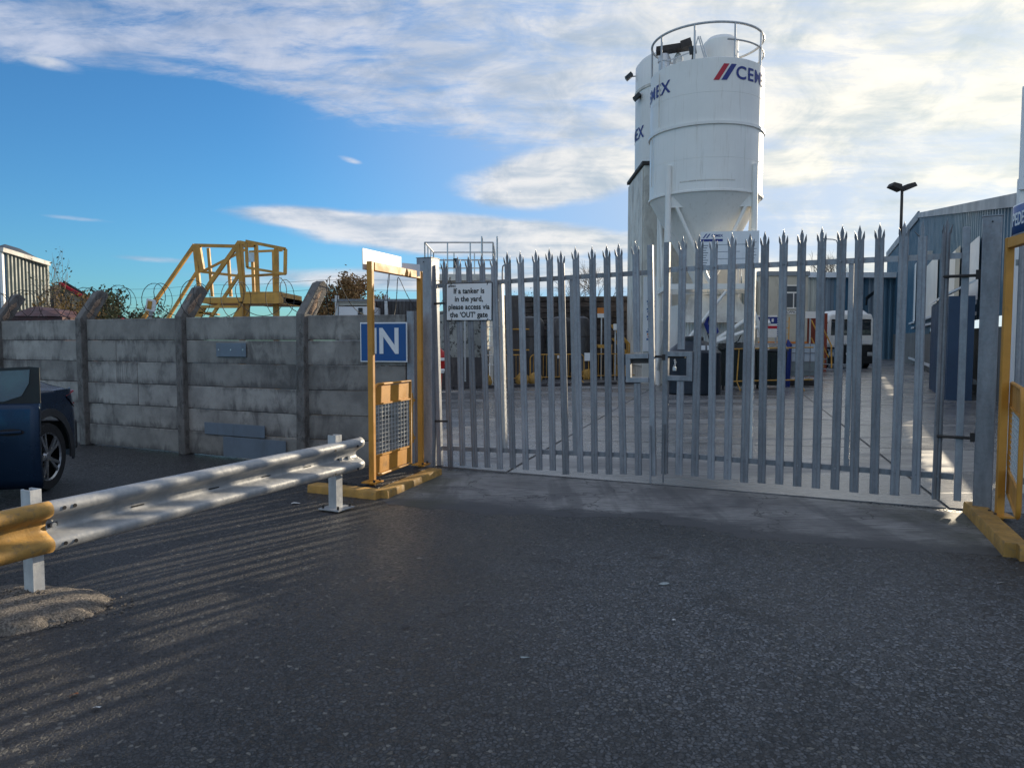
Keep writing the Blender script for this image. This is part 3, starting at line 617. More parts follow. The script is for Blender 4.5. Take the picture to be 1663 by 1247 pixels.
fa, LA, rza = yframe('yellow steel doorway frame standing in front of the IN sign', ya, yb, 2.235)
gA = mesh_gate('sunlit yellow mesh gate inside the frame by the IN sign', (-1.405+.375*.09, 7.22+1.03*.09, 0), rza, .80, .12, 1.03)
o = MB().box(.0, .80, -.004, .004, 2.155, 2.36).build('frame_header_sign', 'board_white', None); o.location = (-1.405-.04, 7.18+.02, 0); o.rotation_euler = (0, 0, rza); tag(o, 'white back of the header sign on top of the yellow frame', 'sign')
o = MB().box(.0, .24, -.004, .004, 2.17, 2.30).build('frame_header_sign', 'board_white', None); o.location = (-1.405-.04+.37*.72, 7.20+1.03*.76, 0); o.rotation_euler = (0, 0, rza-.45); tag(o, 'small pale panel between header sign and tall gate post', 'sign')
yc, yd = (3.885, 5.82, 0), (3.60, 4.72, 0)
fb, LB, rzb = yframe('yellow steel frame post and beam carrying the blue pedestrian sign', yc, yd, 2.27)
t2 = mesh_gate('shaded yellow mesh gate standing open beside the thick gate post', (3.455, 4.98, 0), math.atan2(.88, .52), 1.0, .25, 1.135)
ps = thing('pedestrian_sign', 'curved blue sign reading PEDESTRIAN on top of the yellow post', 'sign', (3.885, 5.82, 0), rzb)
cv = MB(); NP = 16
def cvp(s_): return (s_, .0 + (.05*max(0, 1-s_/.18)**2 if s_ < .18 else 0.))
for zlay in (0, 1):
    pass
pts_ = [(1.15*k/NP) for k in range(NP+1)]
for (nm, z0, z1, dy, mt) in (('backing', 2.262, 2.492, 0, 'board_white'), ('face', 2.272, 2.482, -.003, 'blue_sign')):
    mb = MB(); e_ = 0 if nm == 'backing' else .01
    ptsx = [min(max(s_, e_), 1.15-e_) for s_ in pts_]
    for z in (z0, z1): mb.v += [(s_, cvp(s_)[1]-.03+dy, z) for s_ in ptsx]
    for k in range(NP): mb.f.append((k, k+1, k+NP+2, k+NP+1))
    mb.build(nm, mt, ps, solid=.003 if nm == 'backing' else .0008, smooth=40)
text_obj('PEDESTRIANS', .135, 'board_white', frame_m((.42, -.036, 2.375), (1, 0, 0)), ps, bold=.002, extrude=.0008, sx=.70)
# raised kerbs at the feet of the frames
def kerb(label, pts3, w, h, mat_top='yellow_worn'):
    t = thing('yellow_kerb', label, 'kerb', pts3[0], 0, 'yellow painted kerbs under the pedestrian frames'); b0 = Vector(pts3[0])
    for k in range(len(pts3)-1):
        a, b = Vector(pts3[k])-b0, Vector(pts3[k+1])-b0; d = (b-a); L = d.length; d.normalize(); nrm = Vector((-d.y, d.x, 0)); n_ = int(L/.05)+2; mb = MB()
        prof = [(-w/2-.004, 0), (-w/2, h*.88), (-w/2+.008, h), (w/2-.008, h), (w/2, h*.88), (w/2+.004, 0)]
        for i in range(n_+1):
            q_ = a+d*(L*i/n_)
            for j, (o_, z_) in enumerate(prof):
                e = mn.noise(Vector((q_.x*9+j*7, q_.y*9, k*4)))*(.003 if j in (1, 2) else .002)
                mb.v.append(tuple(q_+nrm*(o_+e)+Vector((0, 0, max(z_+(e*.6 if z_ else 0), 0)-(0.01 if z_ == 0 else 0)))))
        m_ = len(prof)
        for i in range(n_):
            for j in range(m_-1): mb.f.append((i*m_+j, i*m_+j+1, (i+1)*m_+j+1, (i+1)*m_+j))
        mb.f += [tuple(range(m_)), tuple(n_*m_+j for j in range(m_))[::-1]]
        mb.build('kerb_length', mat_top, t, smooth=50)
kerb('low yellow kerb turning a corner under the sunlit mesh gate', [G(508, 797), G(618, 809), G(707, 771)], .15, .075)
kerb('chipped yellow kerb at the foot of the thick gate post', [(3.93, 6.22, 0), (3.42, 4.93, 0), (5.2, 4.2, 0)], .15, .10)
for poly, nm in (([G(530, 785), G(614, 800), G(690, 769), G(640, 755)], 0), ([Vector((3.98, 6.1, 0)), Vector((3.52, 5.0, 0)), Vector((5.2, 4.3, 0)), Vector((5.6, 5.2, 0))], 1)):
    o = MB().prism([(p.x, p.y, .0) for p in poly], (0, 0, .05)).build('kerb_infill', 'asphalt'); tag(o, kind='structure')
# palisade panel continuing beyond the thick post
pf = thing('palisade_fence', 'galvanised palisade fence panel behind the blue pedestrian sign', 'fence', (4.08, 6.03, 0), R(-29.65))
angle_bar(MB(), 0, 2.4, 2.10).build('top_rail', 'galv_light', pf); angle_bar(MB(), 0, 2.4, .32).build('bottom_rail', 'galv', pf)
for k in range(15): put_pale(P_full, pf, .06+.158*k, -.012, (0, rng.uniform(-.006, .006), rng.uniform(-.1, .1)), .05)
MB().box(2.4, 2.5, -.05, .05, 0, 2.6).build('post', 'galv', pf, bevel=.004)
# tall white column with a signboard
tb = thing('tall_sign_column', 'tall white bolted steel column carrying signboards above the pedestrian sign', 'sign post', (4.885, 7.05, 0), R(-20))
MB().box(-.10, .10, -.04, .06, 0, 3.0).build('column', 'white', tb, bevel=.004); MB().box(-.115, .60, -.07, -.045, 2.88, 3.83).build('signboard', 'board_white', tb, bevel=.004)
MB().box(.02, .60, -.074, -.07, 2.93, 3.25).build('blue_panel', 'blue_sign', tb); MB().box(.0, .60, -.06, -.041, 2.50, 2.74).build('yellow_panel', 'yellow_far', tb)
for (x, z) in [(-.07, 3.75), (-.07, 3.4), (-.07, 3.0), (-.09, 3.62), (-.06, 2.93), (.02, 2.94), (-.01, 3.74), (-.05, 2.75), (.03, 3.0)]:
    MB().tube([(x, -.076, z), (x, -.068, z)], .008, 6).build('bolt', 'dark_steel', tb)
for z in (3.62, 3.15): MB().lathe([(.0, -.078), (.03, -.078), (.03, -.07)], n=12).build('cable_hole', 'black_print', tb).matrix_local = Matrix.Translation((.03, 0, z)) @ Matrix.Rotation(R(90), 4, 'X') @ Matrix.Diagonal((.5, 1.3, -1, 1))
# ================================================================== CRASH BARRIER
rd = Vector((.4286, .9035, 0)); rp = Vector((-2.62, 4.01, 0))
cb = thing('crash_barrier', 'galvanised W-beam crash barrier with a yellow painted end', 'crash barrier', rp, math.atan2(rd.y, rd.x))
wprof = [(.000, .052), (.008, .074), (.024, .091), (.046, .098), (.066, .096), (.082, .084), (.112, .034), (.126, .021), (.142, .016), (.168, .016), (.184, .021), (.198, .034), (.228, .084), (.244, .096), (.264, .098), (.286, .091), (.302, .074), (.310, .052)]
def wbeam(x0, x1, zz0, off=0., flare=True):
    mb = MB(); n_ = max(2, int((x1-x0)/.04))
    for i in range(n_+1):
        x = x0+(x1-x0)*i/n_; fl = 0
        for z, y in wprof:
            zz1 = z
            if flare and x > x1-.10: k = (x-(x1-.10))/.10; y2 = y-.012*k*k
            else: y2 = y
            mb.v.append((x, -(y2+off), zz0+.012+zz1*.92+.018*(x/2.6)))
    m_ = len(wprof)
    for i in range(n_):
        for j in range(m_-1): mb.f.append((i*m_+j, i*m_+j+1, (i+1)*m_+j+1, (i+1)*m_+j))
    return mb
o = wbeam(-.20, 2.86, .290).build('beam', 'rail', cb, smooth=60, solid=.004)
wbeam(-1.55, .04, .290, .006, False).build('end_beam', 'yellow_worn', cb, smooth=60, solid=.004)['label'] = 'yellow painted end length with scratches'
for k, x in enumerate((0., 2.59)):
    ps_ = MB(); zb = .06 if k == 0 else .01; w = .031 if k == 0 else .042
    ps_.box(x-w, x+w, -.014, -.008, zb, .655).box(x-w, x-w+.006, -.008, .07, zb, .655).box(x+w-.006, x+w, -.008, .07, zb, .655).box(x-w+.006, x-w+.016, .064, .07, zb, .655).box(x+w-.016, x+w-.006, .064, .07, zb, .655)
    ps_.build('post', 'galv_light', cb)
bp = MB().box(2.59-.11, 2.59+.11, -.09, .13, .012, .024).build('base_plate', 'galv_light', cb, bevel=.002)
for sx_ in (-.08, .08):
    for sy_ in (-.06, .10): MB().tube([(2.59+sx_, sy_, .024), (2.59+sx_, sy_, .05)], .011, 6).build('bolt', 'dark_steel', bp)
for x in (.62, 1.22, 1.72, 2.18): MB().box(x-.045, x+.045, -.021, -.018, .439, .447).build('slot', 'black_print', cb)
for x in (.10, .16, 2.44, 2.74):
    for z, yy in ((.290+.055, -.104), (.290+.255, -.104)): MB().tube([(x, yy, z), (x, yy+.003, z)], .011, 10).build('bolt_hole', 'black_print', cb)
for x in (.08, 2.59, 2.70):
    MB().tube([(x, -.040, .445), (x, -.018, .445)], .014, 8).build('bolt_head', 'pipe_silver', cb); MB().box(x-.028, x+.028, -.0225, -.0195, .434, .456).build('slot', 'black_print', cb)
# concrete footing round the nearer post
md_ = MB(); n_ = 46
for j in range(n_+1):
    for i in range(n_+1):
        u_, v_ = -1+2*i/n_, -1+2*j/n_; r_ = math.hypot(u_, v_); x, y = u_*.78, v_*.42
        ang = math.atan2(v_, u_); rr_ = r_/(.80+.14*mn.noise(Vector((math.cos(ang)*1.6, math.sin(ang)*1.6, 3)))+.05*mn.noise(Vector((math.cos(ang)*6, math.sin(ang)*6, 3))))
        h = .10*max(0, 1-rr_**3.2)**.5 if rr_ < 1 else 0
        h += (mn.fractal(Vector((x*14, y*14, 0)), .8, 2., 4)*.009 if rr_ < 1.0 else 0)
        md_.v.append((x, y, h-.004))
for j in range(n_):
    for i in range(n_): md_.f.append((j*(n_+1)+i, j*(n_+1)+i+1, (j+1)*(n_+1)+i+1, (j+1)*(n_+1)+i))
ft = md_.build('concrete_footing', 'mound', None, smooth=80); ft.location = (-2.86, 3.90, 0); ft.rotation_euler = (0, 0, R(8)); tag(ft, 'rough lump of pale concrete round the foot of the barrier post', 'footing')
pb = MB()
for k in range(2600):
    a_ = rng.uniform(0, 6.28); r_ = rng.gauss(.80, .14) if k % 3 == 0 else .95*rng.random()**.5; x, y = r_*math.cos(a_)*.70, r_*math.sin(a_)*.38; s_ = rng.uniform(.004, .010) if k % 7 else rng.uniform(.011, .019)
    hh = .094*max(0, 1-(math.hypot(x/.66, y/.36)/.82)**3.2)**.5 if math.hypot(x/.66, y/.36) < .82 else 0
    c0 = Vector((x, y, hh+s_*.3)); V = [c0+Vector((rng.uniform(.6, 1)*s_*dx, rng.uniform(.6, 1)*s_*dy, rng.uniform(.6, 1)*s_*dz)) for dx, dy, dz in ((1, 0, 0), (-1, 0, 0), (0, 1, 0), (0, -1, 0), (0, 0, .8), (0, 0, -.8))]
    pb.add(V, [(0, 2, 4), (2, 1, 4), (1, 3, 4), (3, 0, 4), (2, 0, 5), (1, 2, 5), (3, 1, 5), (0, 3, 5)])
o = pb.build('loose_stones', 'mound', None); o.location = (-2.86, 3.90, 0); o.rotation_euler = (0, 0, R(8)); tag(o, 'small loose stones on and round the concrete footing', 'stones', kind='stuff')
# ================================================================== CEMENT SILOS
def wrap_text(txt, size, r, phi0, z, mat, parent, name='logo', cuts=2, start=0., bold=.0, sx=1., center=(0, 0), slant=0.):
    me = text_mesh(txt, size, bold=bold, align='LEFT', space=1.10); b = bmesh.new(); b.from_mesh(me)
    bmesh.ops.triangulate(b, faces=b.faces); bmesh.ops.subdivide_edges(b, edges=b.edges, cuts=cuts, use_grid_fill=True)
    for v in b.verts:
        a = phi0+(v.co.x*sx+start)/r; v.co = Vector((center[0]+r*math.cos(a), center[1]+r*math.sin(a), z+v.co.y))
    b.to_mesh(me); b.free(); me.materials.append(M[mat]); o = bpy.data.objects.new(name, me); COL.objects.link(o); o.parent = parent; return o
def wrap_quad(poly, r, phi0, z, mat, parent, name, center=(0, 0)):
    b = bmesh.new(); vs_ = [b.verts.new((x, y, 0)) for x, y in poly]; b.faces.new(vs_); bmesh.ops.subdivide_edges(b, edges=b.edges, cuts=5, use_grid_fill=True)
    for v in b.verts:
        a = phi0+v.co.x/r; v.co = Vector((center[0]+r*math.cos(a), center[1]+r*math.sin(a), z+v.co.y))
    me = bpy.data.meshes.new(name); b.to_mesh(me); b.free(); me.materials.append(M[mat]); o = bpy.data.objects.new(name, me); COL.objects.link(o); o.parent = parent
SR = 1.67; SC = Vector((5.92, 23.0, 0)); ph0 = math.atan2(-SC.y, -SC.x)
s1 = thing('cement_silo', 'white cylindrical cement silo with railing on top nearest the gate', 'silo', SC)
MB().lathe([(SR, 5.76), (SR, 7.62)], n=72).build('lower_drum', 'white_silo', s1, smooth=40)
MB().lathe([(SR, 7.66), (SR, 9.44), (SR-.03, 9.46), (0.02, 9.62)], n=72).build('upper_drum', 'white_silo', s1, smooth=40)
MB().lathe([(SR, 7.60), (SR+.05, 7.60), (SR+.055, 7.68), (SR, 7.70)], n=72).build('flange_ring', 'white_silo', s1, smooth=30)
MB().lathe([(SR-.01, 5.80), (SR+.03, 5.78), (SR+.03, 5.73), (SR-.02, 5.72), (.24, 3.15), (.24, 2.85)], n=72).build('cone', 'white_silo', s1, smooth=30)
for zs_ in (6.68, 8.5): MB().lathe([(SR+.001, zs_), (SR+.005, zs_+.008), (SR+.001, zs_+.016)], n=72).build('weld_seam', 'white_silo', s1)
for da_ in (-62, -8, 41): MB().bar((math.cos(ph0+R(da_))*(SR+.002), math.sin(ph0+R(da_))*(SR+.002), 5.8), (math.cos(ph0+R(da_))*(SR+.002), math.sin(ph0+R(da_))*(SR+.002), 7.6), .012).build('weld_seam', 'white_silo', s1)
MB().lathe([(SR+.004, 6.02), (SR+.008, 6.04), (SR+.004, 6.06)], n=48, a0=math.degrees(ph0)-25, a1=math.degrees(ph0)+30).build('weld_seam', 'white_old', s1)
MB().lathe([(.24, 2.85), (.30, 2.85), (.30, 2.70), (.18, 2.65), (.18, 2.3)], n=20).build('discharge_valve', 'pipe_silver', s1, smooth=40)
vdir = SC.normalized(); lat = Vector((vdir.y, -vdir.x, 0))      # lateral (rightwards) and towards-viewer axes
def sp1(l, t, z): return lat*l-vdir*t+Vector((0, 0, z))
legs = [(-1.03, 1.38), (1.40, 1.00), (1.03, -1.38), (-1.40, -1.00)]
for (l, t) in legs:
    MB().tube([sp1(l, t, 0), sp1(l, t, 6.55)], .088, 14).build('leg', 'white_silo', s1, smooth=40)
for i in range(4):
    a, b = Vector(legs[i]), Vector(legs[(i+1) % 4])
    d_ = (b-a).normalized(); a1, b1 = a+d_*.25, b-d_*.25
    MB().bar(sp1(a.x, a.y, 3.05), sp1(b.x, b.y, 3.05), .12, .16).build('cross_beam', 'white_silo', s1)
    m_ = (a+b)/2
    MB().tube([sp1(*(a+d_*.25), 5.35), sp1(*m_, 3.15)], .055, 8).build('brace', 'white_silo', s1, smooth=40); MB().tube([sp1(*(b-d_*.25), 5.35), sp1(*m_, 3.15)], .055, 8).build('brace', 'white_silo', s1, smooth=40)
    MB().prism([sp1(*a, 5.85), sp1(*(a+d_*.62), 5.35), sp1(*a, 5.35)], Vector((0, 0, 0))+vdir*.02).build('gusset', 'white_silo', s1)
    MB().prism([sp1(*b, 5.85), sp1(*b, 5.35), sp1(*(b-d_*.62), 5.35)], Vector((0, 0, 0))+vdir*.02).build('gusset', 'white_silo', s1)
    MB().tube([sp1(*a, .5), sp1(*b, 2.2)], .06, 8).build('brace', 'white_silo', s1, smooth=40)
RG = 1.64
for nm, z, r in (('top_rail', 10.42, .035), ('mid_rail', 9.95, .026)):
    a0, a1 = (0, 360) if nm == 'top_rail' else (math.degrees(ph0)+20, math.degrees(ph0)+200)
    P_ = [(RG*math.cos(R(a0+(a1-a0)*k/64)), RG*math.sin(R(a0+(a1-a0)*k/64)), z) for k in range(64 if nm == 'top_rail' else 65)]
    MB().tube(P_, r, 8, closed=nm == 'top_rail').build(nm, 'galv_light', s1, smooth=50)
for k in range(9):
    a = ph0+R(-52+40*k); MB().tube([(RG*math.cos(a), RG*math.sin(a), 9.3), (RG*math.cos(a), RG*math.sin(a), 10.42)], .03, 8).build('rail_post', 'galv_light', s1)
c1 = sp1(.42, -.35, 0); MB().lathe([(.52, 9.45), (.52, 10.55), (.40, 10.68), (.1, 10.78), (.0, 10.80)], (c1.x, c1.y), 32).build('dust_filter', 'white_silo', s1, smooth=35)
c2 = sp1(-1.25, .25, 0); MB().lathe([(.17, 9.0), (.17, 9.92), (.20, 9.93), (.20, 10.0), (.13, 10.16), (0, 10.2)], (c2.x, c2.y), 20).lathe([(.19, 9.55), (.19, 9.59)], (c2.x, c2.y), 20).build('relief_vent', 'pipe_silver', s1, smooth=35)
c3 = sp1(-.85, .0, 0); MB().lathe([(.15, 9.4), (.15, 10.1), (.06, 10.25)], (c3.x, c3.y), 16).build('relief_valve', 'white_silo', s1, smooth=35)
MB().bar(sp1(-1.5, .2, 10.30), sp1(-.45, .1, 10.40), .34, .16).bar(sp1(-.75, .5, 10.28), sp1(-.45, .5, 10.36), .2, .22).build('vent_hood', 'dark_steel', s1)
MB().tube([sp1(-.5, .8, 9.5), sp1(-.25, .9, 10.35)], .018, 6).tube([sp1(.0, .9, 9.5), sp1(-.25, .9, 10.35)], .018, 6).tube([sp1(.08, .85, 9.5), sp1(-.2, .9, 10.35)], .018, 6).tube([sp1(-1.2, .9, 9.7), sp1(-.35, .9, 9.95)], .018, 6).build('access_rail', 'galv_light', s1)
MB().bar(sp1(-.50, 1.2, 9.84), sp1(-.30, 1.2, 9.87), .10, .20).tube([sp1(-.4, 1.2, 9.45), sp1(-.4, 1.2, 9.8)], .02, 6).build('floodlight', 'black', s1)
MB().tube([sp1(-1.56, .72, 6.1), sp1(-1.56, .72, 7.55)], .012, 6).build('cable', 'white_old', s1); MB().bar(sp1(-1.34, 1.13, 7.75), sp1(-1.34, 1.13, 9.3), .03, .02).build('rust_run', 'white_old', s1)
RT = SR+.012
wrap_text('CEMEX', .50, RT, ph0+R(28.5), 9.02, 'navy', s1, bold=.009, sx=1.06)
wrap_text('CEMEX', .50, RT, ph0-R(31.5)-1.98/RT, 8.84, 'navy', s1, bold=.009, sx=1.06)
wrap_quad([(0, -.23), (.16, -.23), (.45, .22), (.29, .22)], RT, ph0+R(6.5), 9.04, 'red_print', s1, 'red_stripe')
wrap_quad([(0, -.23), (.16, -.23), (.45, .22), (.29, .22)], RT, ph0+R(14.0), 9.04, 'navy', s1, 'blue_stripe')
# second, taller silo and the batching tower
S2 = Vector((6.14, 26.9, 0)); ph2 = math.atan2(-S2.y, -S2.x)
s2 = thing('cement_silo', 'taller grey-white silo mostly hidden behind the nearest silo', 'silo', S2)
MB().lathe([(1.72, 7.35), (1.72, 10.2)], n=64).build('lower_drum', 'white_silo', s2, smooth=40)
MB().lathe([(1.72, 10.25), (1.72, 11.15), (1.6, 11.3), (0.02, 11.6)], n=64).build('upper_drum', 'white_silo', s2, smooth=40)
MB().lathe([(1.72, 10.18), (1.75, 10.18), (1.75, 10.27), (1.72, 10.27)], n=64).build('flange_ring', 'white_old', s2)
wrap_text('CEMEX', .56, 1.735, ph2-R(48)-2.02/1.735, 8.72, 'navy', s2, bold=.010)
lat2 = Vector((S2.normalized().y, -S2.normalized().x, 0)); v2 = S2.normalized()
def lamp(l, t, z, tl=.3):
    p = lat2*l-v2*t+Vector((0, 0, z)); MB().bar(p-lat2*.14-Vector((0, 0, .08)), p+lat2*.08+Vector((0, 0, .10)), .24, .12).bar(p+lat2*.08, p+lat2*.36, .03).build('floodlight', 'black', s2)
lamp(-1.58, .9, 9.95); lamp(-1.92, .1, 10.95)
tw = thing('batching_tower', 'stained white batching tower with weathered side behind the silos', 'tower', (4.40, 25.0, 0))
MB().box(0, 3.3, 0, 3.1, 0, 7.3).build('casing', 'white_old', tw, bevel=.02); MB().box(-.08, 3.4, -.08, 3.2, 7.3, 7.42).build('roof', 'dark_steel', tw, bevel=.02)
for k in range(9): MB().box(-.045, -.002, .06+.34*k, .36+.34*k, .6, 7.2).build('cladding_sheet', 'white_old', tw, bevel=.012, seg=1)
MB().box(.02, .98, -.05, -.003, 1.1, 3.6).build('banner', 'board_white', tw)
for k in range(13): MB().box(.13+.02*(k % 3), .40-.03*(k % 2), -.056, -.052, 2.75-.085*k+(0 if k < 8 else -.25), 2.81-.085*k+(0 if k < 8 else -.25)).build('banner_print', ['blue_sign', 'navy', 'blue_sign', 'blue_sign', 'orange', 'red_print'][k % 6 if k > 4 else 0], tw)
MB().box(.75, .84, -.02, -.002, 5.0, 6.0).build('rust_streak', 'orange', tw)
# plant under the silo
hp = thing('clad_hopper', 'white corrugated hopper under the silo with dark blue logo', 'hopper', (5.05, 22.3, 0))
cor = MB()
for k in range(20): x = .10*k; cor.add([(x, -.0, 1.0), (x+.025, -.03, 1.0), (x+.075, -.03, 1.0), (x+.1, 0, 1.0), (x, 0, 2.55), (x+.025, -.03, 2.55), (x+.075, -.03, 2.55), (x+.1, 0, 2.55)], [(0, 1, 5, 4), (1, 2, 6, 5), (2, 3, 7, 6)])
cor.box(0, 2.0, 0, 1.6, .9, 2.55); cor.build('cladding', 'white_silo', hp)
MB().prism([(-.05, -.45, 2.0), (2.05, -.45, 2.0), (1.7, -.05, 2.85), (.3, -.05, 2.85)], (0, .03, 0)).build('skirt_sheet', 'white_old', hp)
MB().tube([(.72, -.49, 2.15), (.86, -.49, 2.0), (.98, -.49, 1.72), (.90, -.49, 1.62), (.76, -.49, 1.72), (.66, -.49, 1.95)], .07, 6, closed=True).build('hose_reel', 'navy', hp)
MB().tube([(.7, -.5, 1.7), (.8, -.52, 1.35), (1.15, -.54, 1.2), (1.6, -.52, 1.45), (1.75, -.5, 1.75)], .016, 6).build('hose', 'black', hp)
MB().tube([(.45, -.6, 1.25), (2.5, -.6, 2.0)], .06, 8).tube([(1.9, -.6, 2.6), (2.45, -.6, 1.2)], .07, 8).tube([(1.2, -.6, 2.9), (.1, -.6, 1.5)], .045, 8).build('pipework', 'white_silo', hp, smooth=40)
MB().box(-.05, 2.2, -.1, 0, 2.88, 2.98).box(.1, .3, -.14, -.1, 2.86, 3.0).box(.8, 1.3, -.14, -.1, 2.86, 2.98).build('manifold', 'pipe_silver', hp)
MB().box(.46, .58, -.06, -.035, 1.45, 1.55).build('warning_label', 'yellow', hp)
sb = thing('cement_signboard', 'pale blue-white information board fixed to the silo leg', 'sign', SC)
bo = sp1(-.10, 1.62, 0); m_ = Matrix.Translation(bo) @ Matrix.Rotation(math.atan2(lat.y, lat.x)+R(5), 4, 'Z')
def sbx(x0, x1, z0, z1, mt, nm, y0=-.012, y1=0):
    o = MB().box(x0, x1, y0, y1, z0, z1).build(nm, mt, sb, bevel=.0); o.matrix_local = m_
sbx(0, 1.62, 3.55, 4.58, 'board_white', 'board'); sbx(.02, .62, 4.30, 4.37, 'navy', 'heading_bar', -.016, -.0125)
for k in range(9): sbx(.05, .22-.03*(k % 3), 4.18-.07*k, 4.20-.07*k, 'grey_patch', 'print_line', -.016, -.0125)
for k in range(6): sbx(1.38, 1.55-.04*(k % 2), 4.25-.09*k, 4.265-.09*k, 'grey_patch', 'print_line', -.016, -.0125)
for k in range(4): sbx(.40, 1.30-.2*(k % 2), 4.2-.2*k, 4.212-.2*k, 'grey_patch', 'print_line', -.016, -.0125)
for q in (0, .09):
    o = MB().prism([(.06+q, -.016, 4.40), (.10+q, -.016, 4.40), (.19+q, -.016, 4.52), (.15+q, -.016, 4.52)], (0, .003, 0)).build('logo_stripe', 'navy', sb); o.matrix_local = m_
me_o = text_obj('CEMEX', .10, 'navy', m_ @ frame_m((.46, -.015, 4.46), (1, 0, 0)), sb, name='logo', bold=.003)
MB().bar(sp1(1.5, 1.0, 3.7), sp1(1.5, 1.3, 3.7), .04).bar(sp1(1.5, 1.0, 4.4), sp1(1.5, 1.3, 4.4), .04).build('bracket', 'white_silo', sb)
# dark domed tank by the silo foot
tk = thing('domed_tank', 'dark navy plastic tank with domed lid below the silo', 'tank', (4.98, 20.3, 0))
MB().lathe([(.66, 0), (.74, .05), (.74, 1.14), (.70, 1.18), (.40, 1.42), (.26, 1.47)], n=48).build('body', 'navy_tank', tk, smooth=35); MB().lathe([(.26, 1.46), (.27, 1.47), (.27, 1.55), (.24, 1.58), (0, 1.60)], n=24).build('lid', 'black', tk, smooth=35)
MB().box(.02, .12, -.78, -.73, 1.22, 1.34).box(.18, .26, -.78, -.73, 1.22, 1.34).build('label', 'board_white', tk)
for i, (x, y, w, h, lb) in enumerate([(6.72, 22.2, .98, 1.18, 'dark green wheeled bin with sloped lid next to the domed tank'), (7.85, 22.6, .92, 1.14, 'dark green wheeled bin behind the yellow barrier beside the white cube tank')]):
    t = thing('wheeled_bin', lb, 'bin', (x, y, 0), R(-8), 'dark bins behind the yellow barrier')
    MB().prism([(-w/2+.06, -.35, .12), (w/2-.06, -.35, .12), (w/2, -.42, h), (-w/2, -.42, h)], (0, .8, 0)).build('body', 'dark_green', t, bevel=.02)
    MB().prism([(-w/2-.03, -.46, h+.01), (-w/2-.03, -.43, h+.08), (-w/2-.03, .2, h+.26), (-w/2-.03, .42, h+.20), (-w/2-.03, .42, h+.01)], (w+.06, 0, 0)).build('lid', 'black', t, bevel=.015)
    for k in range(5): MB().box(-w/2+.12+k*(w-.24)/4-.012, -w/2+.12+k*(w-.24)/4+.012, -.43, -.40, .25, h-.1).build('rib', 'black', t)
    for sx_ in (-1, 1): MB().tube([(sx_*(w/2-.1)-.02, -.2, .08), (sx_*(w/2-.1)+.02, -.2, .08)], .08, 12).build('wheel', 'tyre', t)
# ------------------------------------------------------------------ pedestrian barriers
def barrier_proto(mat):
    t = thing('pedestrian_barrier', 'x', 'barrier', (0, 0, 0)); Lb, h, rc = 2.15, 1.0, .16
    lp = [(rc+ (-rc)*math.cos(R(a_)), 0, h-rc+rc*math.sin(R(a_))) for a_ in range(0, 91, 15)]+[(Lb-rc+rc*math.sin(R(a_)), 0, h-rc+rc*math.cos(R(a_))) for a_ in range(0, 91, 15)]
    MB().tube([(0, 0, .12)]+lp+[(Lb, 0, .12)], .019, 8).build('hoop', mat, t, smooth=50)
    MB().tube([(0, 0, .24), (Lb, 0, .24)], .015, 6).build('bottom_rail', mat, t)
    for k in range(1, 17): MB().tube([(Lb*k/17, 0, .24), (Lb*k/17, 0, h)], .008, 5).build('bar', mat, t)
    for x in (.18, Lb-.18): MB().tube([(x, -.28, .02), (x, -.05, .14), (x, 0, .24), (x, .05, .14), (x, .28, .02)], .016, 6).build('foot', mat, t)
    return t
bpz = barrier_proto('yellow_far')
def place_between(o, a, b, lb, grp):
    a, b = Vector(a), Vector(b); o.location = a; o.rotation_euler = (0, 0, math.atan2(b.y-a.y, b.x-a.x)); o['label'] = lb; o['group'] = grp
GB = 'yellow pedestrian barriers in the yard'
bl = [(W(760, 600, 23.2), W(861, 600, 24.4), 'yellow pedestrian barrier nearest the gate post, two sandbags at its foot'), (W(861, 600, 24.5), W(954, 600, 25.6), 'yellow pedestrian barrier in the middle of the row before the dark tanks'),
      (W(956, 600, 25.7), W(1046, 600, 26.6), 'yellow pedestrian barrier at the end of the row by the batching tower')]
for i, (a, b, lb) in enumerate(bl):
    o = bpz if i == 0 else copy_tree(bpz); a.z = b.z = 0; place_between(o, a, b, lb, GB)
yb_ = thing('tube_barrier', 'yellow tubular rail barrier in front of the dark bins', 'barrier', (6.35, 21.5, 0))
for z in (.28, 1.22): MB().tube([(0, 0, z), (1.2, .05, z+.03), (2.45, .1, z+.05)], .02, 6).build('rail', 'yellow_far', yb_)
for x in (.25, 2.1): MB().tube([(x, -.2, .02), (x-.05, 0, .28), (x, 0, 1.22)], .018, 6).build('leg', 'yellow_far', yb_)
def lump(r, seed, mat, name, nb=16):
    mb = MB(); rr = random.Random(seed); rows_ = 9
    for j in range(rows_+1):
        for k in range(nb):
            th, ph = 2*math.pi*k/nb, math.pi*j/rows_; d_ = Vector((math.cos(th)*math.sin(ph), math.sin(th)*math.sin(ph), math.cos(ph)))
            s__ = 1+.22*mn.noise(d_*1.7+Vector((seed*3.1, 0, 0)))+.06*mn.noise(d_*6); mb.v.append((d_.x*r[0]*s__, d_.y*r[1]*s__, max(d_.z*r[2]*s__, -r[2]*.8)))
    for j in range(rows_):
        for k in range(nb): mb.f.append((j*nb+k, j*nb+(k+1) % nb, (j+1)*nb+(k+1) % nb, (j+1)*nb+k))
    return mb.build(name, mat, None, smooth=80)
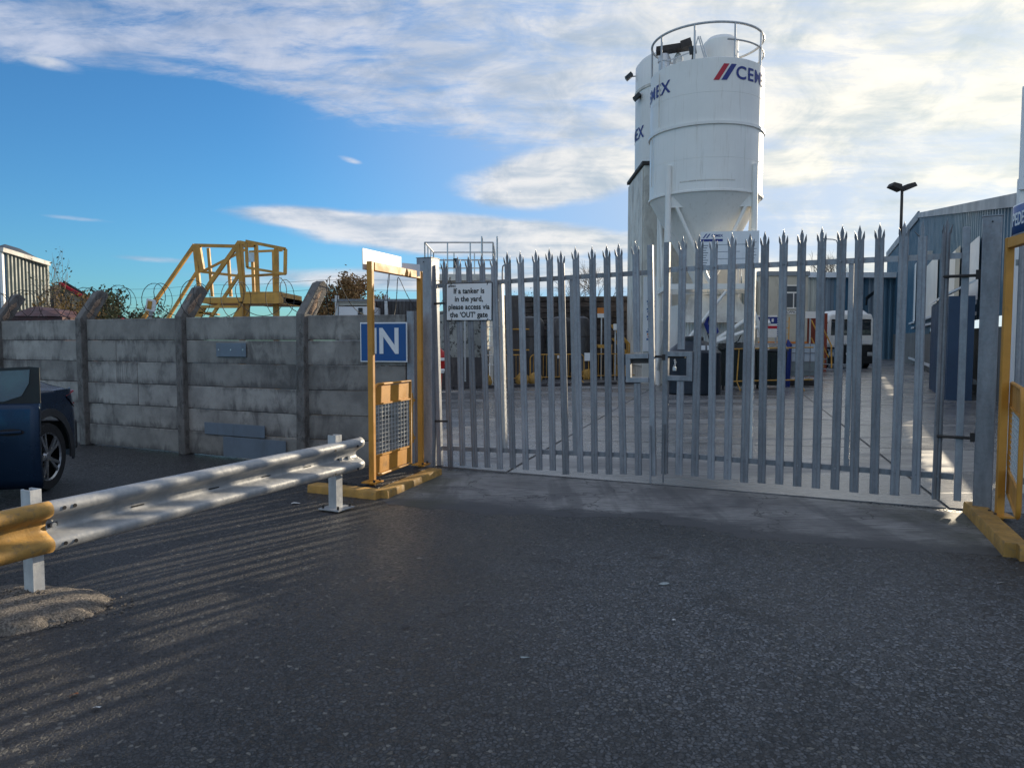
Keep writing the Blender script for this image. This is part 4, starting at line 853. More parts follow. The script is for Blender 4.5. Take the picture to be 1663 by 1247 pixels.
for i, (u, v, rx, lb) in enumerate([(768, 629, .20, 'slumped orange sandbag under the end hoop of the barrier nearest the gate post'), (789, 628, .20, 'yellow sandbag next to the barrier end, lying close to another bag'), (848, 626, .22, 'yellow sandbag pile at the join between first and second barrier'),
        (869, 625, .24, 'upright tan sandbag at the join between first and second barrier'), (934, 617, .16, 'small tan sandbag near the third barrier'), (955, 617, .26, 'larger tan sandbag at the start of the third barrier')]):
    o = lump((rx, .22, .24), i+3, 'sand', 'sandbag'); p = G(u, v); o.location = (p.x, p.y, .19); tag(o, lb, 'sandbag', 'sandbags at the barrier feet')
# red and white furled banner by the post
rb = thing('furled_banner', 'furled red and white plastic banner standing behind the gate post', 'banner', (-1.50, 15.2, 0))
MB().lathe([(.03, .3), (.07, .8), (.15, 1.02), (.17, 1.2), (.07, 1.28), (.03, 1.32)], n=14).build('wrap', 'red', rb, smooth=60); MB().lathe([(.172, 1.06), (.176, 1.09), (.172, 1.12)], n=14).lathe([(.10, .80), (.122, .86), (.1, .90)], n=14).build('white_band', 'white', rb); MB().tube([(0, 0, 0), (0, 0, 1.3)], .022, 6).build('pole', 'white', rb)
# ------------------------------------------------------------------ dark bays and tanks
def block_wall(name, label, cat, x0, x1, y, z1, mat, bh=.42, bl_=1.45, depth=.35, rz=0.):
    t = thing(name, label, cat, (x0, y, 0), rz); n_ = int(z1/bh); MB().box(.03, x1-x0-.03, .08, depth-.04, 0, n_*bh-.04).build('gap_backing', 'dark_steel', t)  # dark backing added to stop light leaking through the joints
    for j in range(n_):
        x = -(.5*bl_ if j % 2 else 0)
        while x < x1-x0-.05:
            a, b = max(x, 0), min(x+bl_, x1-x0)
            if b-a > .1: o = MB().box(a+.012, b-.012, rng.uniform(-.04, .03), depth, bh*j+.012, bh*(j+1)-.012).build('sleeper', mat, t, bevel=.015, seg=1)
            x += bl_
    return t
block_wall('sleeper_wall', 'high dark wall of stacked weathered timber baulks behind the yard', 'wall', -.2, 6.0, 30.5, 3.30, 'timber', .235, 2.1)
block_wall('sleeper_wall', 'lower dark timber baulk wall set forward near the batching tower', 'wall', 2.4, 4.95, 28.8, 3.05, 'timber', .235, 2.1, rz=R(4))
for i, (u0, u1, Y, zt, lb) in enumerate([(836, 884, 28, 2.15, 'dark upright steel tank with pale weathered patch, standing before the timber wall'), (888, 930, 28.3, 2.15, 'dark upright steel tank between two similar tanks'), (934, 958, 28.1, 2.15, 'narrow grey upright tank beside the thick pale')]):
    a, b = W(u0, 553, Y), W(u1, 553, Y); r_ = (b.x-a.x)/2
    t = thing('upright_tank', lb, 'tank', ((a.x+b.x)/2, Y, 0), 0, 'dark upright tanks'); MB().lathe([(r_, .05), (r_, zt), (r_*.8, zt+.16), (.05, zt+.24)], n=32).build('shell', 'tank_dark', t, smooth=35); MB().lathe([(r_+.02, .0), (r_+.02, .12), (r_, .12)], n=32).build('base_ring', 'dark_steel', t)
    for z in (.8, 1.6): MB().lathe([(r_+.012, z), (r_+.012, z+.04)], n=32).build('band', 'dark_steel', t)
# platform on the left behind the gate
pt = thing('tank_platform', 'raised white working platform with silver handrails above a stained tank', 'platform', (-2.75, 23.5, 0))
MB().box(0, 2.15, 0, 2.6, 3.40, 3.52).box(0, 2.15, -.04, 0, 3.36, 3.56).build('deck', 'white_old', pt)
for (x, y) in ((.05, .05), (2.1, .05), (.05, 2.5), (2.1, 2.5)): MB().box(x-.05, x+.05, y-.05, y+.05, 0, 3.4).build('leg', 'white_old', pt)
for (a, b) in (((0, 0), (2.15, 0)), ((0, 0), (0, 2.6)), ((0, 2.6), (2.15, 2.6)), ((2.15, 0), (2.15, 2.6))):
    for z in (4.0, 4.55): MB().tube([(*a, z), (*b, z)], .024, 6).build('handrail', 'pipe_silver', pt)
    for k in range(4): x = a[0]+(b[0]-a[0])*k/3; y = a[1]+(b[1]-a[1])*k/3; MB().tube([(x, y, 3.5), (x, y, 4.55)], .022, 6).build('rail_post', 'pipe_silver', pt)
for dx in (0, .48): MB().tube([(1.80+dx, -.15, .5), (1.80+dx, -.15, 4.72), (1.80+dx, .35, 4.72), (1.80+dx, .35, 3.5)], .022, 6).build('ladder_stile', 'pipe_silver', pt)
for k in range(11): MB().tube([(1.80, -.15, .7+.3*k), (2.28, -.15, .7+.3*k)], .013, 5).build('rung', 'pipe_silver', pt)
MB().box(.9, 1.06, -.06, 0, 3.75, 4.05).build('lamp', 'black', pt)
ot = thing('stained_tank', 'stained grey tank with black peeling patches under the platform', 'tank', (-1.75, 24.0, 0)); MB().lathe([(1.0, .0), (1.02, 2.2), (.9, 2.35), (.1, 2.5)], n=36).build('shell', 'peeling', ot, smooth=35); MB().box(-.95, .95, -1.1, -1.0, 0, .95).build('skirt', 'tank_dark', ot); MB().tube([(.3, -1.12, .2), (.3, -1.12, 2.9)], .03, 6).build('pipe', 'pipe_silver', ot)
dc = thing('dark_conveyor', 'dark steel plant box with a yellow handrail below the silver platform', 'plant', (-.62, 25.2, 0)); MB().box(0, .9, 0, 1.6, .0, 3.0).build('casing', 'tank_dark', dc, bevel=.02)
for z in (1.15, 1.85): MB().tube([(-.55, -.2, z), (1.2, -.2, z)], .024, 6).build('handrail', 'yellow_far', dc)
MB().box(.1, .2, -.02, 0, 1.5, 1.6).build('label', 'board_white', dc)
wf = thing('white_window_frame', 'tall narrow white framed glazing beside the tanker notice', 'window', (-.78, 24.6, 0)); 
for z0, z1 in ((2.0, 2.75), (2.85, 3.35)): MB().box(.04, .42, -.01, .01, z0, z1).build('pane', 'glass', wf)
MB().box(0, .04, -.03, .03, 1.95, 3.4).box(.42, .46, -.03, .03, 1.95, 3.4).box(.21, .25, -.03, .03, 1.95, 3.4).box(0, .46, -.035, .035, 2.76, 2.84).box(0, .46, -.035, .035, 1.92, 1.98).build('frame', 'white', wf)
# yellow loading machine, signs in front of the timber wall
ld = thing('yellow_conveyor', 'small yellow loading conveyor with steep frame in front of the timber wall', 'conveyor', (3.70, 27.3, 0))
for dy in (0, .5): MB().tube([(.0, dy, 2.05), (.62, dy, 1.35), (.66, dy, .2)], .035, 6).build('arm', 'yellow_far', ld); MB().tube([(.05, dy, 1.55), (.62, dy, .95)], .03, 6).build('brace', 'yellow_far', ld)
MB().prism([(-.55, 0, 1.32), (.0, 0, 1.32), (-.02, 0, .95), (-.18, 0, 1.18), (-.5, 0, 1.2)], (0, .5, 0)).build('chute', 'yellow_far', ld); MB().box(.2, .7, -.05, .5, .15, .55).build('base', 'yellow_far', ld)
def flat_sign(name, label, cat, u0, v0, u1, v1, Y, mat, post=True, extra=None, d=.02):
    a, b = W(u0, v1, Y), W(u1, v0, Y); t = thing(name, label, cat, (a.x, Y, 0)); w, z0, z1 = b.x-a.x, a.z, b.z
    MB().box(0, w, -d, 0, z0, z1).build('board', mat, t, bevel=.003, seg=1)
    if post: MB().box(w/2-.025, w/2+.025, 0.002, .05, 0, z1-.03).build('post', 'galv_light', t)
    if extra: extra(t, w, z0, z1)
    return t
def orangex(t, w, z0, z1): MB().box(.0, w, -.03, -.021, z0, z0+(z1-z0)*.42).build('lower_panel', 'board_white', t)
flat_sign('orange_sign', 'orange and white notice on the dark timber wall', 'sign', 970, 500, 984, 516, 28.5, 'orange', True, orangex)
flat_sign('white_box', 'small white electrical box on a thin post before the timber wall', 'box', 996, 526, 1003, 536, 27.2, 'white', True, d=.12)
flat_sign('white_board', 'white board leaning on the third yellow barrier', 'board', 949, 573, 961, 586, 25.5, 'board_white', False)
flat_sign('pale_drum_label', 'small pale oval plate hanging on the second barrier', 'plate', 905, 577, 916, 582, 25.4, 'board_white', False)
# kerb of the raised tank area
kb = MB()
for k in range(9):
    a, b = G(700+38*k, 634-1.1*k), G(736+38*k, 634-1.1*(k+1)); kb.prism([(a.x, a.y, 0), (b.x, b.y, 0), (b.x+.02, b.y+.2, 0), (a.x+.02, a.y+.2, 0)], (0, 0, .10))
o = kb.build('yard_kerb', 'tank_dark'); tag(o, kind='structure')
# ------------------------------------------------------------------ office, skips, IBC, truck
of = thing('office_cabin', 'cream clad site office with a white framed window and OFFICE sign', 'building', (11.3, 34.0, 0))
MB().box(0, 2.25, 0, 5, .9, 4.55).build('wall', 'cream', of, bevel=.01); MB().box(-.05, 2.3, -.06, 5.05, 4.42, 4.62).build('roof_edge', 'shed_grey', of); MB().box(-1.1, 0, .3, 4.5, .4, 4.2).build('annex_wall', 'cream', of)
for k in range(11): MB().box(-1.08+.1*k, -1.03+.1*k, .26, .30, .4, 4.2).build('cladding_rib', 'green_clad', of)
wn_ = MB().box(1.05, 2.08, -.05, 0, 2.92, 4.0).build('window', 'white', of); MB().box(1.10, 1.55, -.056, -.05, 2.98, 3.62).build('pane', 'office_glass', wn_); MB().box(1.60, 2.03, -.056, -.05, 2.98, 3.62).build('pane', 'office_glass', wn_); MB().box(1.10, 2.03, -.056, -.05, 3.69, 3.95).build('pane', 'office_glass', wn_)
MB().box(1.22, 1.86, -.03, -.002, 2.68, 2.84).build('sign_board', 'board_white', of); text_obj('OFFICE', .165, 'black_print', frame_m((1.54, -.035, 2.76), (1, 0, 0)), of, name='lettering', bold=.002)
MB().box(-1.0, 2.2, .1, 4.9, 0, .9).build('base', 'shed_grey', of); MB().box(.0, 2.25, -.05, 0, .95, 1.42).build('orange_skirt', 'orange', of)
rdn = thing('red_store', 'red oxide steel store door behind the yellow stair rails', 'store', (13.85, 35, 0)); MB().box(0, 1.05, 0, 2.5, 0, 2.75).build('body', 'red_door', rdn, bevel=.01)
for k in range(6): MB().box(.08+.17*k, .14+.17*k, -.02, 0, .1, 2.65).build('rib', 'red_door', rdn)
st = thing('yellow_steps', 'yellow handrails of steel steps leading up to the office', 'steps', (13.05, 31.5, 0))
for dy in (0, .8): MB().tube([(.0, dy, 2.35), (.55, dy, 1.25), (.58, dy, .3)], .03, 6).build('handrail', 'yellow_far', st); MB().tube([(.0, dy, 1.6), (.45, dy, .75)], .025, 6).build('mid_rail', 'yellow_far', st)
for k in range(5): MB().box(.0+.12*k, .14+.12*k, 0, .8, 1.1-.22*k, 1.14-.22*k).build('tread', 'galv', st)
yl = thing('yellow_ladder', 'yellow steel ladder frame standing against the office wall', 'ladder', (11.95, 32.5, 0))
for dx in (0, .2): MB().tube([(dx, 0, .6), (dx, 0, 2.5)], .022, 6).build('stile', 'yellow_far', yl)
for k in range(6): MB().tube([(0, 0, .9+.28*k), (.2, 0, .9+.28*k)], .014, 6).build('rung', 'yellow_far', yl)
MB().tube([(-.15, 0, 1.2), (.25, 0, .2)], .02, 6).build('brace', 'yellow_far', yl)
def navyx(t, w, z0, z1):
    h = z1-z0; MB().box(0, w, -.026, -.021, z0+.62*h, z0+.92*h).build('navy_band', 'navy', t); MB().box(0, w, -.026, -.021, z0+.40*h, z0+.52*h).build('pink_band', 'red_print', t)
    for k in range(4): MB().box(w*(.12+.2*k), w*(.22+.2*k), -.030, -.0265, z0+.70*h, z0+.84*h).build('symbol', 'board_white', t)
flat_sign('safety_board', 'white and navy site safety notice board in front of the office', 'sign', 1229, 512, 1262, 548, 27.0, 'board_white', True, navyx)
def bluex(t, w, z0, z1):
    for k in range(8): MB().box(w*.1, w*.9, -.026, -.021, z0+(z1-z0)*(.05+.12*k), z0+(z1-z0)*(.10+.12*k)).build('print_line', 'board_white', t)
flat_sign('blue_notice', 'small blue notice beside the white safety board', 'sign', 1255, 516, 1266, 546, 27.6, 'blue_sign', True, bluex)
flat_sign('white_office_notice', 'small white notice above the yellow stair rails', 'sign', 1308, 506, 1325, 517, 30.8, 'board_white', True)
ib = thing('ibc_tank', 'white caged cube tank standing beside the dark bins', 'tank', (8.85, 24.0, 0), R(-3))
MB().box(.03, 1.0, .03, .97, .32, .78).build('lower_bottle', 'ibc_low', ib, bevel=.03); MB().box(.03, 1.0, .03, .97, .78, 1.36).build('upper_bottle', 'ibc', ib, bevel=.03); MB().box(0, 1.03, 0, 1, .02, .17).build('pallet', 'dark_steel', ib)
for k in range(6): MB().tube([(.02+.198*k, 0, .17), (.02+.198*k, 0, 1.38)], .012, 5).build('cage_bar', 'galv', ib)
for k in range(5): MB().tube([(.0, -.005, .20+.29*k), (1.02, -.005, .20+.29*k), (1.02, 1.0, .20+.29*k)], .012, 5).build('cage_hoop', 'galv', ib)
o = MB().tube([(0, 0, 0), (0, 0, 1.2), (.04, 0, 1.35), (0, 0, 1.5)], [.10, .12, .09, .02], 8).build('covered_pump', 'navy', None, smooth=60); o.location = (8.72, 23.4, 0); tag(o, 'slim dark blue covered pump against the white cube tank', 'pump')
tr = thing('tipper_truck', 'white lorry cab parked facing the gate at the end of the yard', 'truck', (17.75, 38.8, 0), R(-4))
MB().prism([(-.98, 0, 1.1), (.98, 0, 1.1), (1.15, 0, 1.3), (1.15, 0, 2.5), (1.05, 0, 2.85), (-1.05, 0, 2.85), (-1.15, 0, 2.5), (-1.15, 0, 1.3)], (0, 2.0, 0)).build('cab', 'white', tr, bevel=.07, seg=3)
MB().prism([(-1.02, -.012, 1.75), (1.02, -.012, 1.75), (1.0, -.012, 2.45), (-1.0, -.012, 2.45)], (0, .03, 0)).build('windscreen', 'glass', tr)
MB().box(-1.0, 1.0, -.05, .3, 2.47, 2.58).build('sun_visor', 'black', tr); MB().prism([(-.9, .0, 2.83), (.9, 0, 2.83), (.75, .3, 3.05), (-.75, .3, 3.05)], (0, 1.5, 0)).build('roof_fairing', 'white', tr, bevel=.04)
MB().box(-.75, 1.12, -.04, .1, .35, 1.25).build('grille', 'black', tr, bevel=.02); MB().box(-1.18, 1.18, -.08, .2, .25, .62).build('bumper', 'black', tr, bevel=.03)
MB().box(-.55, .15, -.06, -.04, 1.30, 1.48).box(.25, .95, -.06, -.04, 1.30, 1.48).build('name_panel', 'board_white', tr); MB().box(-.25, .27, -.10, -.08, .72, .83).build('number_plate', 'board_white', tr)
for sx_ in (-1, 1):
    MB().box(sx_*.98-.13, sx_*.98+.13, -.06, 0, .66, .86).build('headlight', 'pipe_silver', tr, bevel=.02)
    MB().tube([(sx_*1.15, .1, 2.4), (sx_*1.48, -.02, 2.4), (sx_*1.48, -.02, 1.85), (sx_*1.15, .1, 1.85)], .02, 6).build('mirror_arm', 'black', tr); MB().box(sx_*1.48-.10, sx_*1.48+.10, -.08, 0, 1.72, 2.38).build('mirror', 'black', tr, bevel=.03)
    MB().tube([(sx_*1.05-.14, .9, .5), (sx_*1.05+.14, .9, .5)], .5, 20).build('wheel', 'tyre', tr, smooth=40)
MB().box(-1.2, 1.2, 2.3, 7.5, 1.0, 3.0).build('tipper_body', 'maroon', tr, bevel=.04)
# ------------------------------------------------------------------ grey shed across the end, blue shed along the side
def corr_wall(name, mat, parent, p0, p1, z0f, z1f, pitch=.35, depth=.05):
    p0, p1 = Vector(p0), Vector(p1); d = p1-p0; L = d.length; d.normalize(); n = Vector((d.y, -d.x, 0)); mb = MB(); k = 0; s_ = 0; V = []
    N_ = int(L/pitch)
    for i in range(N_):
        for fr, of in ((0, 0), (.15, 1), (.5, 1), (.65, 0)):
            s__ = (i+fr)*L/N_; p = p0+d*s__+n*depth*of; V.append((p, s__/L))
    V.append((p1.copy(), 1.))
    for p, t in V: mb.v.append((p.x, p.y, z0f(t)))
    for p, t in V: mb.v.append((p.x, p.y, z1f(t)))
    m_ = len(V)
    for i in range(m_-1): mb.f.append((i, i+1, m_+i+1, m_+i))
    return mb.build(name, mat, parent)
gs = thing('grey_shed', 'long grey clad shed closing the far end of the yard', 'building', (0, 0, 0))
a, b = W(1308, 553, 58), W(1470, 553, 58)
for k, (u0, u1, mt) in enumerate([(1308, 1328, 'cream'), (1328, 1352, 'shed_grey'), (1352, 1368, 'blue_shed'), (1368, 1392, 'blue_shed_dark'), (1392, 1408, 'blue_shed'), (1408, 1425, 'shed_grey'), (1425, 1460, 'blue_shed')]):
    pa, pb_ = W(u0, 553, 58+.05*k), W(u1, 553, 58+.05*k); corr_wall('wall_panel', mt, gs, (pa.x, pa.y, 0), (pb_.x, pb_.y, 0), lambda t: 0, lambda t: 6.35, .4, .06)
MB().box(a.x-.3, b.x+.3, 57.7, 58.6, 6.35, 6.75).build('gutter', 'board_white', gs); MB().box(a.x, b.x, 58.7, 75, 0, 6.3).build('body', 'shed_grey', gs)
bs = thing('blue_shed', 'long blue-grey clad shed with rising roofline along the side of the yard', 'building', (0, 0, 0))
Qn = Vector((10.2, 14.6, 0)); Qm = Vector((24.6, 45.0, 0)); Qf = Vector((33.3, 66.0, 0))
dirn = (Qm-Qn).normalized(); nrm_ = Vector((-dirn.y, dirn.x, 0))
corr_wall('side_wall', 'blue_shed', bs, Qm, Qn, lambda t: 2.06 if t > .3 else 1.8, lambda t: 9.0-4.75*t, .45, .06); corr_wall('far_side_wall', 'blue_shed_dark', bs, Qf, Qm, lambda t: 1.9, lambda t: 9.0, .6, .06)  # gap left above the plinth, shaped to let a sliver of sun through
MB().prism([Qm, Qn, Qn+Vector((0, 0, 1.785)), Qm+Vector((0, 0, 1.95))], nrm_*.03).build('plinth_wall', 'render_grey', bs); MB().prism([Qf, Qm, Qm+Vector((0, 0, 1.95)), Qf+Vector((0, 0, 1.95))], nrm_*.10).build('plinth_wall', 'render_grey', bs)
off = Vector((dirn.y, -dirn.x, 0))*2.0
MB().add([Qn+Vector((0, 0, 4.25)), Qm+Vector((0, 0, 9.0)), Qm+off+Vector((0, 0, 9.0)), Qn+off+Vector((0, 0, 4.25))], [(0, 1, 2, 3)]).add([Qm+Vector((0, 0, 9)), Qf+Vector((0, 0, 9)), Qf+off+Vector((0, 0, 9)), Qm+off+Vector((0, 0, 9))], [(0, 1, 2, 3)]).build('roof', 'slate', bs)  # roof kept to a narrow strip so low sun reaches the gap
Qx = Qn-dirn*7.0
corr_wall('sun_block_wall', 'blue_shed', bs, Qn, Qx, lambda t: 2.06 if t < .38 else 0, lambda t: 4.25+.8*t, .45, .06)  # unseen extension added to block the sun and end the light sliver
MB().prism([Qn, Qn-dirn*2.62, Qn-dirn*2.62+Vector((0, 0, 1.785)), Qn+Vector((0, 0, 1.785))], nrm_*.03).build('plinth_wall', 'render_grey', bs)  # unseen lower part of the added extension, below the sun gap
MB().add([Qx, Qx+off, Qx+off+Vector((0, 0, 4.9)), Qx+Vector((0, 0, 4.9))], [(0, 1, 2, 3)]).build('sun_block_end', 'blue_shed', bs)  # unseen end of the added sun-blocking extension
MB().bar(Qn+nrm_*.1+Vector((0, 0, 4.25)), Qm+nrm_*.1+Vector((0, 0, 9.0)), .10, .28).bar(Qm+nrm_*.1+Vector((0, 0, 9.0)), Qf+nrm_*.1+Vector((0, 0, 9.0)), .10, .5).build('barge_board', 'shed_grey', bs)
def on_shed(u, z=0, off_=0.):
    x_ = (u-831.5)/1200; d = Qm-Qn; t = (x_*Qn.y-Qn.x)/(d.x-x_*d.y); p = Qn+d*t+nrm_*off_; return Vector((p.x, p.y, z))
for (u0, u1, z0, z1, mt, nm) in [(1478, 1487, 2.65, 6.2, 'white', 'shutter'), (1502, 1523, 2.62, 5.2, 'white_silo', 'shutter'), (1537, 1553, 2.62, 4.6, 'white_silo', 'shutter'), (1553, 1560, 2.7, 4.6, 'cream', 'shutter_jamb'), (1576, 1592, 2.6, 4.35, 'board_white', 'door')]:
    pa, pb_ = on_shed(u0, 0, .12), on_shed(u1, 0, .12); corr_wall(nm, mt, bs, pa, pb_, lambda t: z0, lambda t: z1, .16, .02)
    MB().bar(on_shed(u0, z0-.08, .2), on_shed(u1, z0-.08, .2), .12, .10).bar(on_shed(u0, z0-.38, .16), on_shed(u1, z0-.38, .16), .06, .10).build('sill', 'board_white', bs)
pa = on_shed(1510, 5.55, .25); MB().box(-.25, .25, -.2, .1, -.18, .2).build('floodlight', 'white', bs, loc=pa)
MB().bar(on_shed(1400+76, .35, .22), on_shed(1600, .35, .22), .08, .12).build('kerb_rail', 'board_white', bs)
# slab of blue container / store against the shed
bc = thing('blue_container', 'dark blue steel container standing against the blue shed', 'container', (0, 0, 0))
c0, c1_ = Vector((11.0, 18.0, 0)), Vector((13.2, 22.6, 0)); dd = (c1_-c0).normalized(); nn_ = Vector((-dd.y, dd.x, 0))
MB().prism([c0+nn_*.35, c1_+nn_*.35, c1_-nn_*.2, c0-nn_*.2], (0, 0, 2.55)).build('body', 'container_blue', bc); 
for k in range(16):
    a_ = c0+nn_*.35+dd*(.15+.31*k); MB().prism([a_, a_+dd*.15, a_+dd*.12+nn_*.035, a_+dd*.03+nn_*.035], (0, 0, 2.5)).build('rib', 'container_blue', bc)
MB().prism([c0+nn_*.45+Vector((0, 0, 2.55)), c1_+nn_*.45+Vector((0, 0, 2.55)), c1_-nn_*.2+Vector((0, 0, 2.9)), c0-nn_*.2+Vector((0, 0, 2.9))], (0, 0, .05)).build('canopy', 'board_white', bc)
hv = lump((.20, .12, .33), 21, 'hivis', 'hi_vis_jacket'); p = on_shed(1549, 1.3, .0); pj = c1_+nn_*.9; hv.location = W(1549, 562, 21.3); tag(hv, 'yellow-green hi-vis jacket hanging by the blue container', 'jacket')
MB().bar((-.02, .02, .9), (.02, .02, .25), .10, .05).build('strap', 'navy', hv)
# lamp columns
fp_ = thing('floodlight_column', 'tall slim column with two angled floodlights in front of the blue shed', 'lamp post', (18.75, 36.0, 0)); MB().tube([(0, 0, 0), (0, 0, 8.7)], [.09, .065], 12).build('pole', 'dark_steel', fp_, smooth=40)
for sx_ in (-1, 1): MB().prism([(sx_*.10, -.25, 8.62), (sx_*.62, -.25, 8.84), (sx_*.50, -.25, 9.02), (sx_*.12, -.25, 8.92)], (0, .55, 0)).build('lamp_head', 'dark_steel', fp_, bevel=.02)
def street_lamp(label, u, Y, vtop, dx):
    p = W(u, 553, Y); zt = W(u, vtop, Y).z; t = thing('street_lamp', label, 'street lamp', (p.x, Y, 0)); MB().tube([(0, 0, 0), (0, 0, zt-.4), (dx*.08, 0, zt-.1), (dx*.4, 0, zt), (dx, 0, zt+.03)], .05, 8).build('pole', 'galv', t); MB().box(min(dx, dx*1.45), max(dx, dx*1.45), -.12, .12, zt-.03, zt+.09).build('lamp_head', 'dark_steel', t, bevel=.02)
street_lamp('thin street lamp with curved arm above the grey shed', 1356, 70, 389, -1.1)
street_lamp('thin hooked lamp post behind the silver platform railings', 816, 45, 430, .35)
# security floodlight arm on the grey shed
o = MB().bar((0, 0, 0), (.9, 0, .75), .10, .22).bar((0, 0, -.5), (0.02, 0, .0), .1).build('wall_lamp', 'black', None); o.location = W(1407, 485, 56); tag(o, 'black angled wall lamp on the grey shed', 'lamp')
# ------------------------------------------------------------------ beyond the wall, left part
lb_ = thing('corrugated_warehouse', 'pale green corrugated warehouse with dark roof beyond the concrete wall', 'building', (0, 0, 0))
cA, cB, cC = W(15, 553, 40), W(84, 553, 43), W(-90, 553, 47); cA.z = cB.z = cC.z = 0
zt = 6.3
corr_wall('gable_wall', 'green_clad', lb_, cA, cB, lambda t: 0, lambda t: zt-.45*t, .24, .07); corr_wall('side_wall', 'blue_shed', lb_, cC, cA, lambda t: 0, lambda t: zt, .6, .07)  # blue colour of the side wall paints in the shade on that face
MB().bar(cA+Vector((-.1, -.2, 0)), cA+Vector((-.1, -.2, zt)), .16).build('downpipe', 'white', lb_)
up = Vector((0, 0, 1)); MB().add([cC+up*zt+Vector((0, -.3, 0)), cA+up*zt+Vector((0, -.3, 0)), cB+up*(zt-.45)+Vector((.2, -.3, 0)), cA+up*(zt+.45)+Vector((-1.2, 3, 0)), cC+up*(zt+2.0)+Vector((0, 6, 0))], [(0, 1, 2, 3, 4)]).build('roof', 'slate', lb_)
MB().bar(cC+up*zt+Vector((0, -.3, 0)), cA+up*zt+Vector((0, -.3, 0)), .2, .22).bar(cA+up*zt+Vector((0, -.3, 0)), cB+up*(zt-.45)+Vector((.2, -.3, 0)), .2, .22).build('gutter', 'white_old', lb_)
MB().prism([cA+Vector((0, .1, 0)), cB+Vector((-.3, .1, 0)), cB+Vector((-3, 5, 0)), cC+Vector((0, 5, 0))], (0, 0, 4.4)).build('body', 'green_clad', lb_)
mc = thing('maroon_skip', 'dark maroon sheeted skip showing just above the wall', 'skip', (-9.6, 15.2, 0), R(-12)); MB().prism([(-.9, 0, 0), (.35, 0, 0), (.45, 0, 1.95), (-.9, 0, 1.98)], (-.9, 2.0, 0)).build('body', 'maroon', mc); MB().prism([(-.9, -.05, 1.98), (.45, -.05, 1.96), (-.1, .5, 2.12), (-.7, .5, 2.2)], (-.4, .9, 0)).build('sheet', 'maroon', mc)
ho = thing('cream_house', 'cream gabled house with red bargeboard beyond the wall', 'house', (0, 0, 0)); h0, h1, h2 = W(88, 553, 46), W(107, 553, 46), W(212, 553, 46)
MB().prism([(h0.x, 46, 0), (h2.x, 46, 0), (h2.x, 46, 2.5), (h1.x, 46, 4.95), (h0.x, 46, 4.9)], (-4.8, 8, 0)).build('wall', 'rendered_house', ho); MB().bar((h1.x-.1, 45.8, 5.0), (h2.x+.2, 45.8, 2.45), .3, .16).build('bargeboard', 'red_print', ho)
MB().box(h0.x-1, h1.x-.05, 45.3, 47, 0, 4.8).build('stone_wall', 'post_conc', ho); MB().prism([(h1.x, 45.9, 5.05), (h2.x+.3, 45.9, 2.5), (h2.x+.3, 45.9, 2.6), (h1.x, 45.9, 5.2)], (-5.0, 8.3, 0)).build('roof', 'slate', ho)
pl = flat_sign('tilted_placard', 'small tilted white and yellow placard standing above the wall', 'sign', 206, 480, 221, 499, 12.5, 'board_white', True, lambda t, w, z0, z1: MB().box(.03, w-.06, -.03, -.021, z0+.03, z1-.03).build('yellow_panel', 'yellow_far', t)); pl.rotation_euler = (R(6), R(12), 0)
# yellow mobile access platform, 16 m away
ac = thing('access_platform', 'yellow mobile access platform with steep steps and folding cage beyond the wall', 'access platform', (0, 0, 0)); YA = 15.5
def A(x, y, dy=0.): p = W(200+x/3.326, 370+y/3.326, YA+dy); return p
def ab(nm, pts, w=.075, dy=0., dys=None):
    for k in range(len(pts)-1):
        d0, d1 = (dys[k], dys[k+1]) if dys else (dy, dy); MB().bar(A(*pts[k], d0), A(*pts[k+1], d1), w).build(nm, 'yellow_far', ac)
F, Bk = 0., 1.3
ab('handrail', [(105, 497), (387, 92)], dy=Bk); ab('mid_rail', [(240, 492), (395, 243)], .06, dy=Bk); ab('handrail', [(362, 485), (470, 300), (630, 75)], dy=F); ab('mid_rail', [(470, 490), (632, 245)], .06, dy=F)
ab('post', [(387, 92), (412, 335)], .08, Bk); ab('post', [(405, 95), (430, 240)], .10, Bk); ab('post', [(618, 90), (650, 375)], .09, F); ab('post', [(638, 80), (655, 375)], .06, F); ab('post', [(460, 110), (482, 372)], .06, Bk); ab('post', [(568, 160), (582, 372)], .06, Bk)
ab('top_rail', [(387, 95), (600, 100), (718, 97)], .07, Bk); ab('top_rail', [(630, 78), (718, 97)], .07, F); ab('diagonal_rail', [(432, 235), (530, 185), (660, 118)], .05, Bk); ab('mid_rail', [(412, 236), (640, 262)], .055, Bk); ab('mid_rail', [(655, 262), (880, 248)], .05, F)
ab('post', [(718, 95), (728, 365)], .07, F); ab('post', [(697, 130), (707, 365)], .06, Bk); ab('post', [(812, 120), (818, 375)], .06, Bk); ab('post', [(828, 112), (832, 480)], .08, F)
ab('cage_bar', [(663, 73), (877, 115)], .06, F-.3); ab('cage_bar', [(877, 115), (875, 250)], .06, F-.3); ab('cage_bar', [(875, 250), (670, 215)], .05, F-.3); ab('cage_bar', [(670, 215), (665, 75)], .05, F-.3); ab('cage_bar', [(680, 130), (860, 122)], .05, Bk)
pA, pB, pC, pD = A(430, 392, F), A(870, 385, F), A(870, 385, F), A(430, 392, F)
MB().box(pA.x, pB.x, YA-.05, YA+Bk+.05, pA.z-.06, pA.z+.06).build('deck', 'yellow_far', ac); MB().box(A(668, 0).x, pB.x, YA-.3, YA+Bk, pA.z-.08, pA.z+.16).build('folding_step', 'yellow_far', ac)
MB().box(A(415, 0).x, A(620, 0).x, YA-.06, YA-.02, A(0, 434).z, A(0, 420).z).build('side_beam', 'yellow_far', ac)
for x, dy in ((640, F), (825, F), (640, Bk), (825, Bk)): p = A(x, 400, dy); MB().bar((p.x, p.y, 0), (p.x, p.y, p.z), .10).build('leg', 'yellow_far', ac)
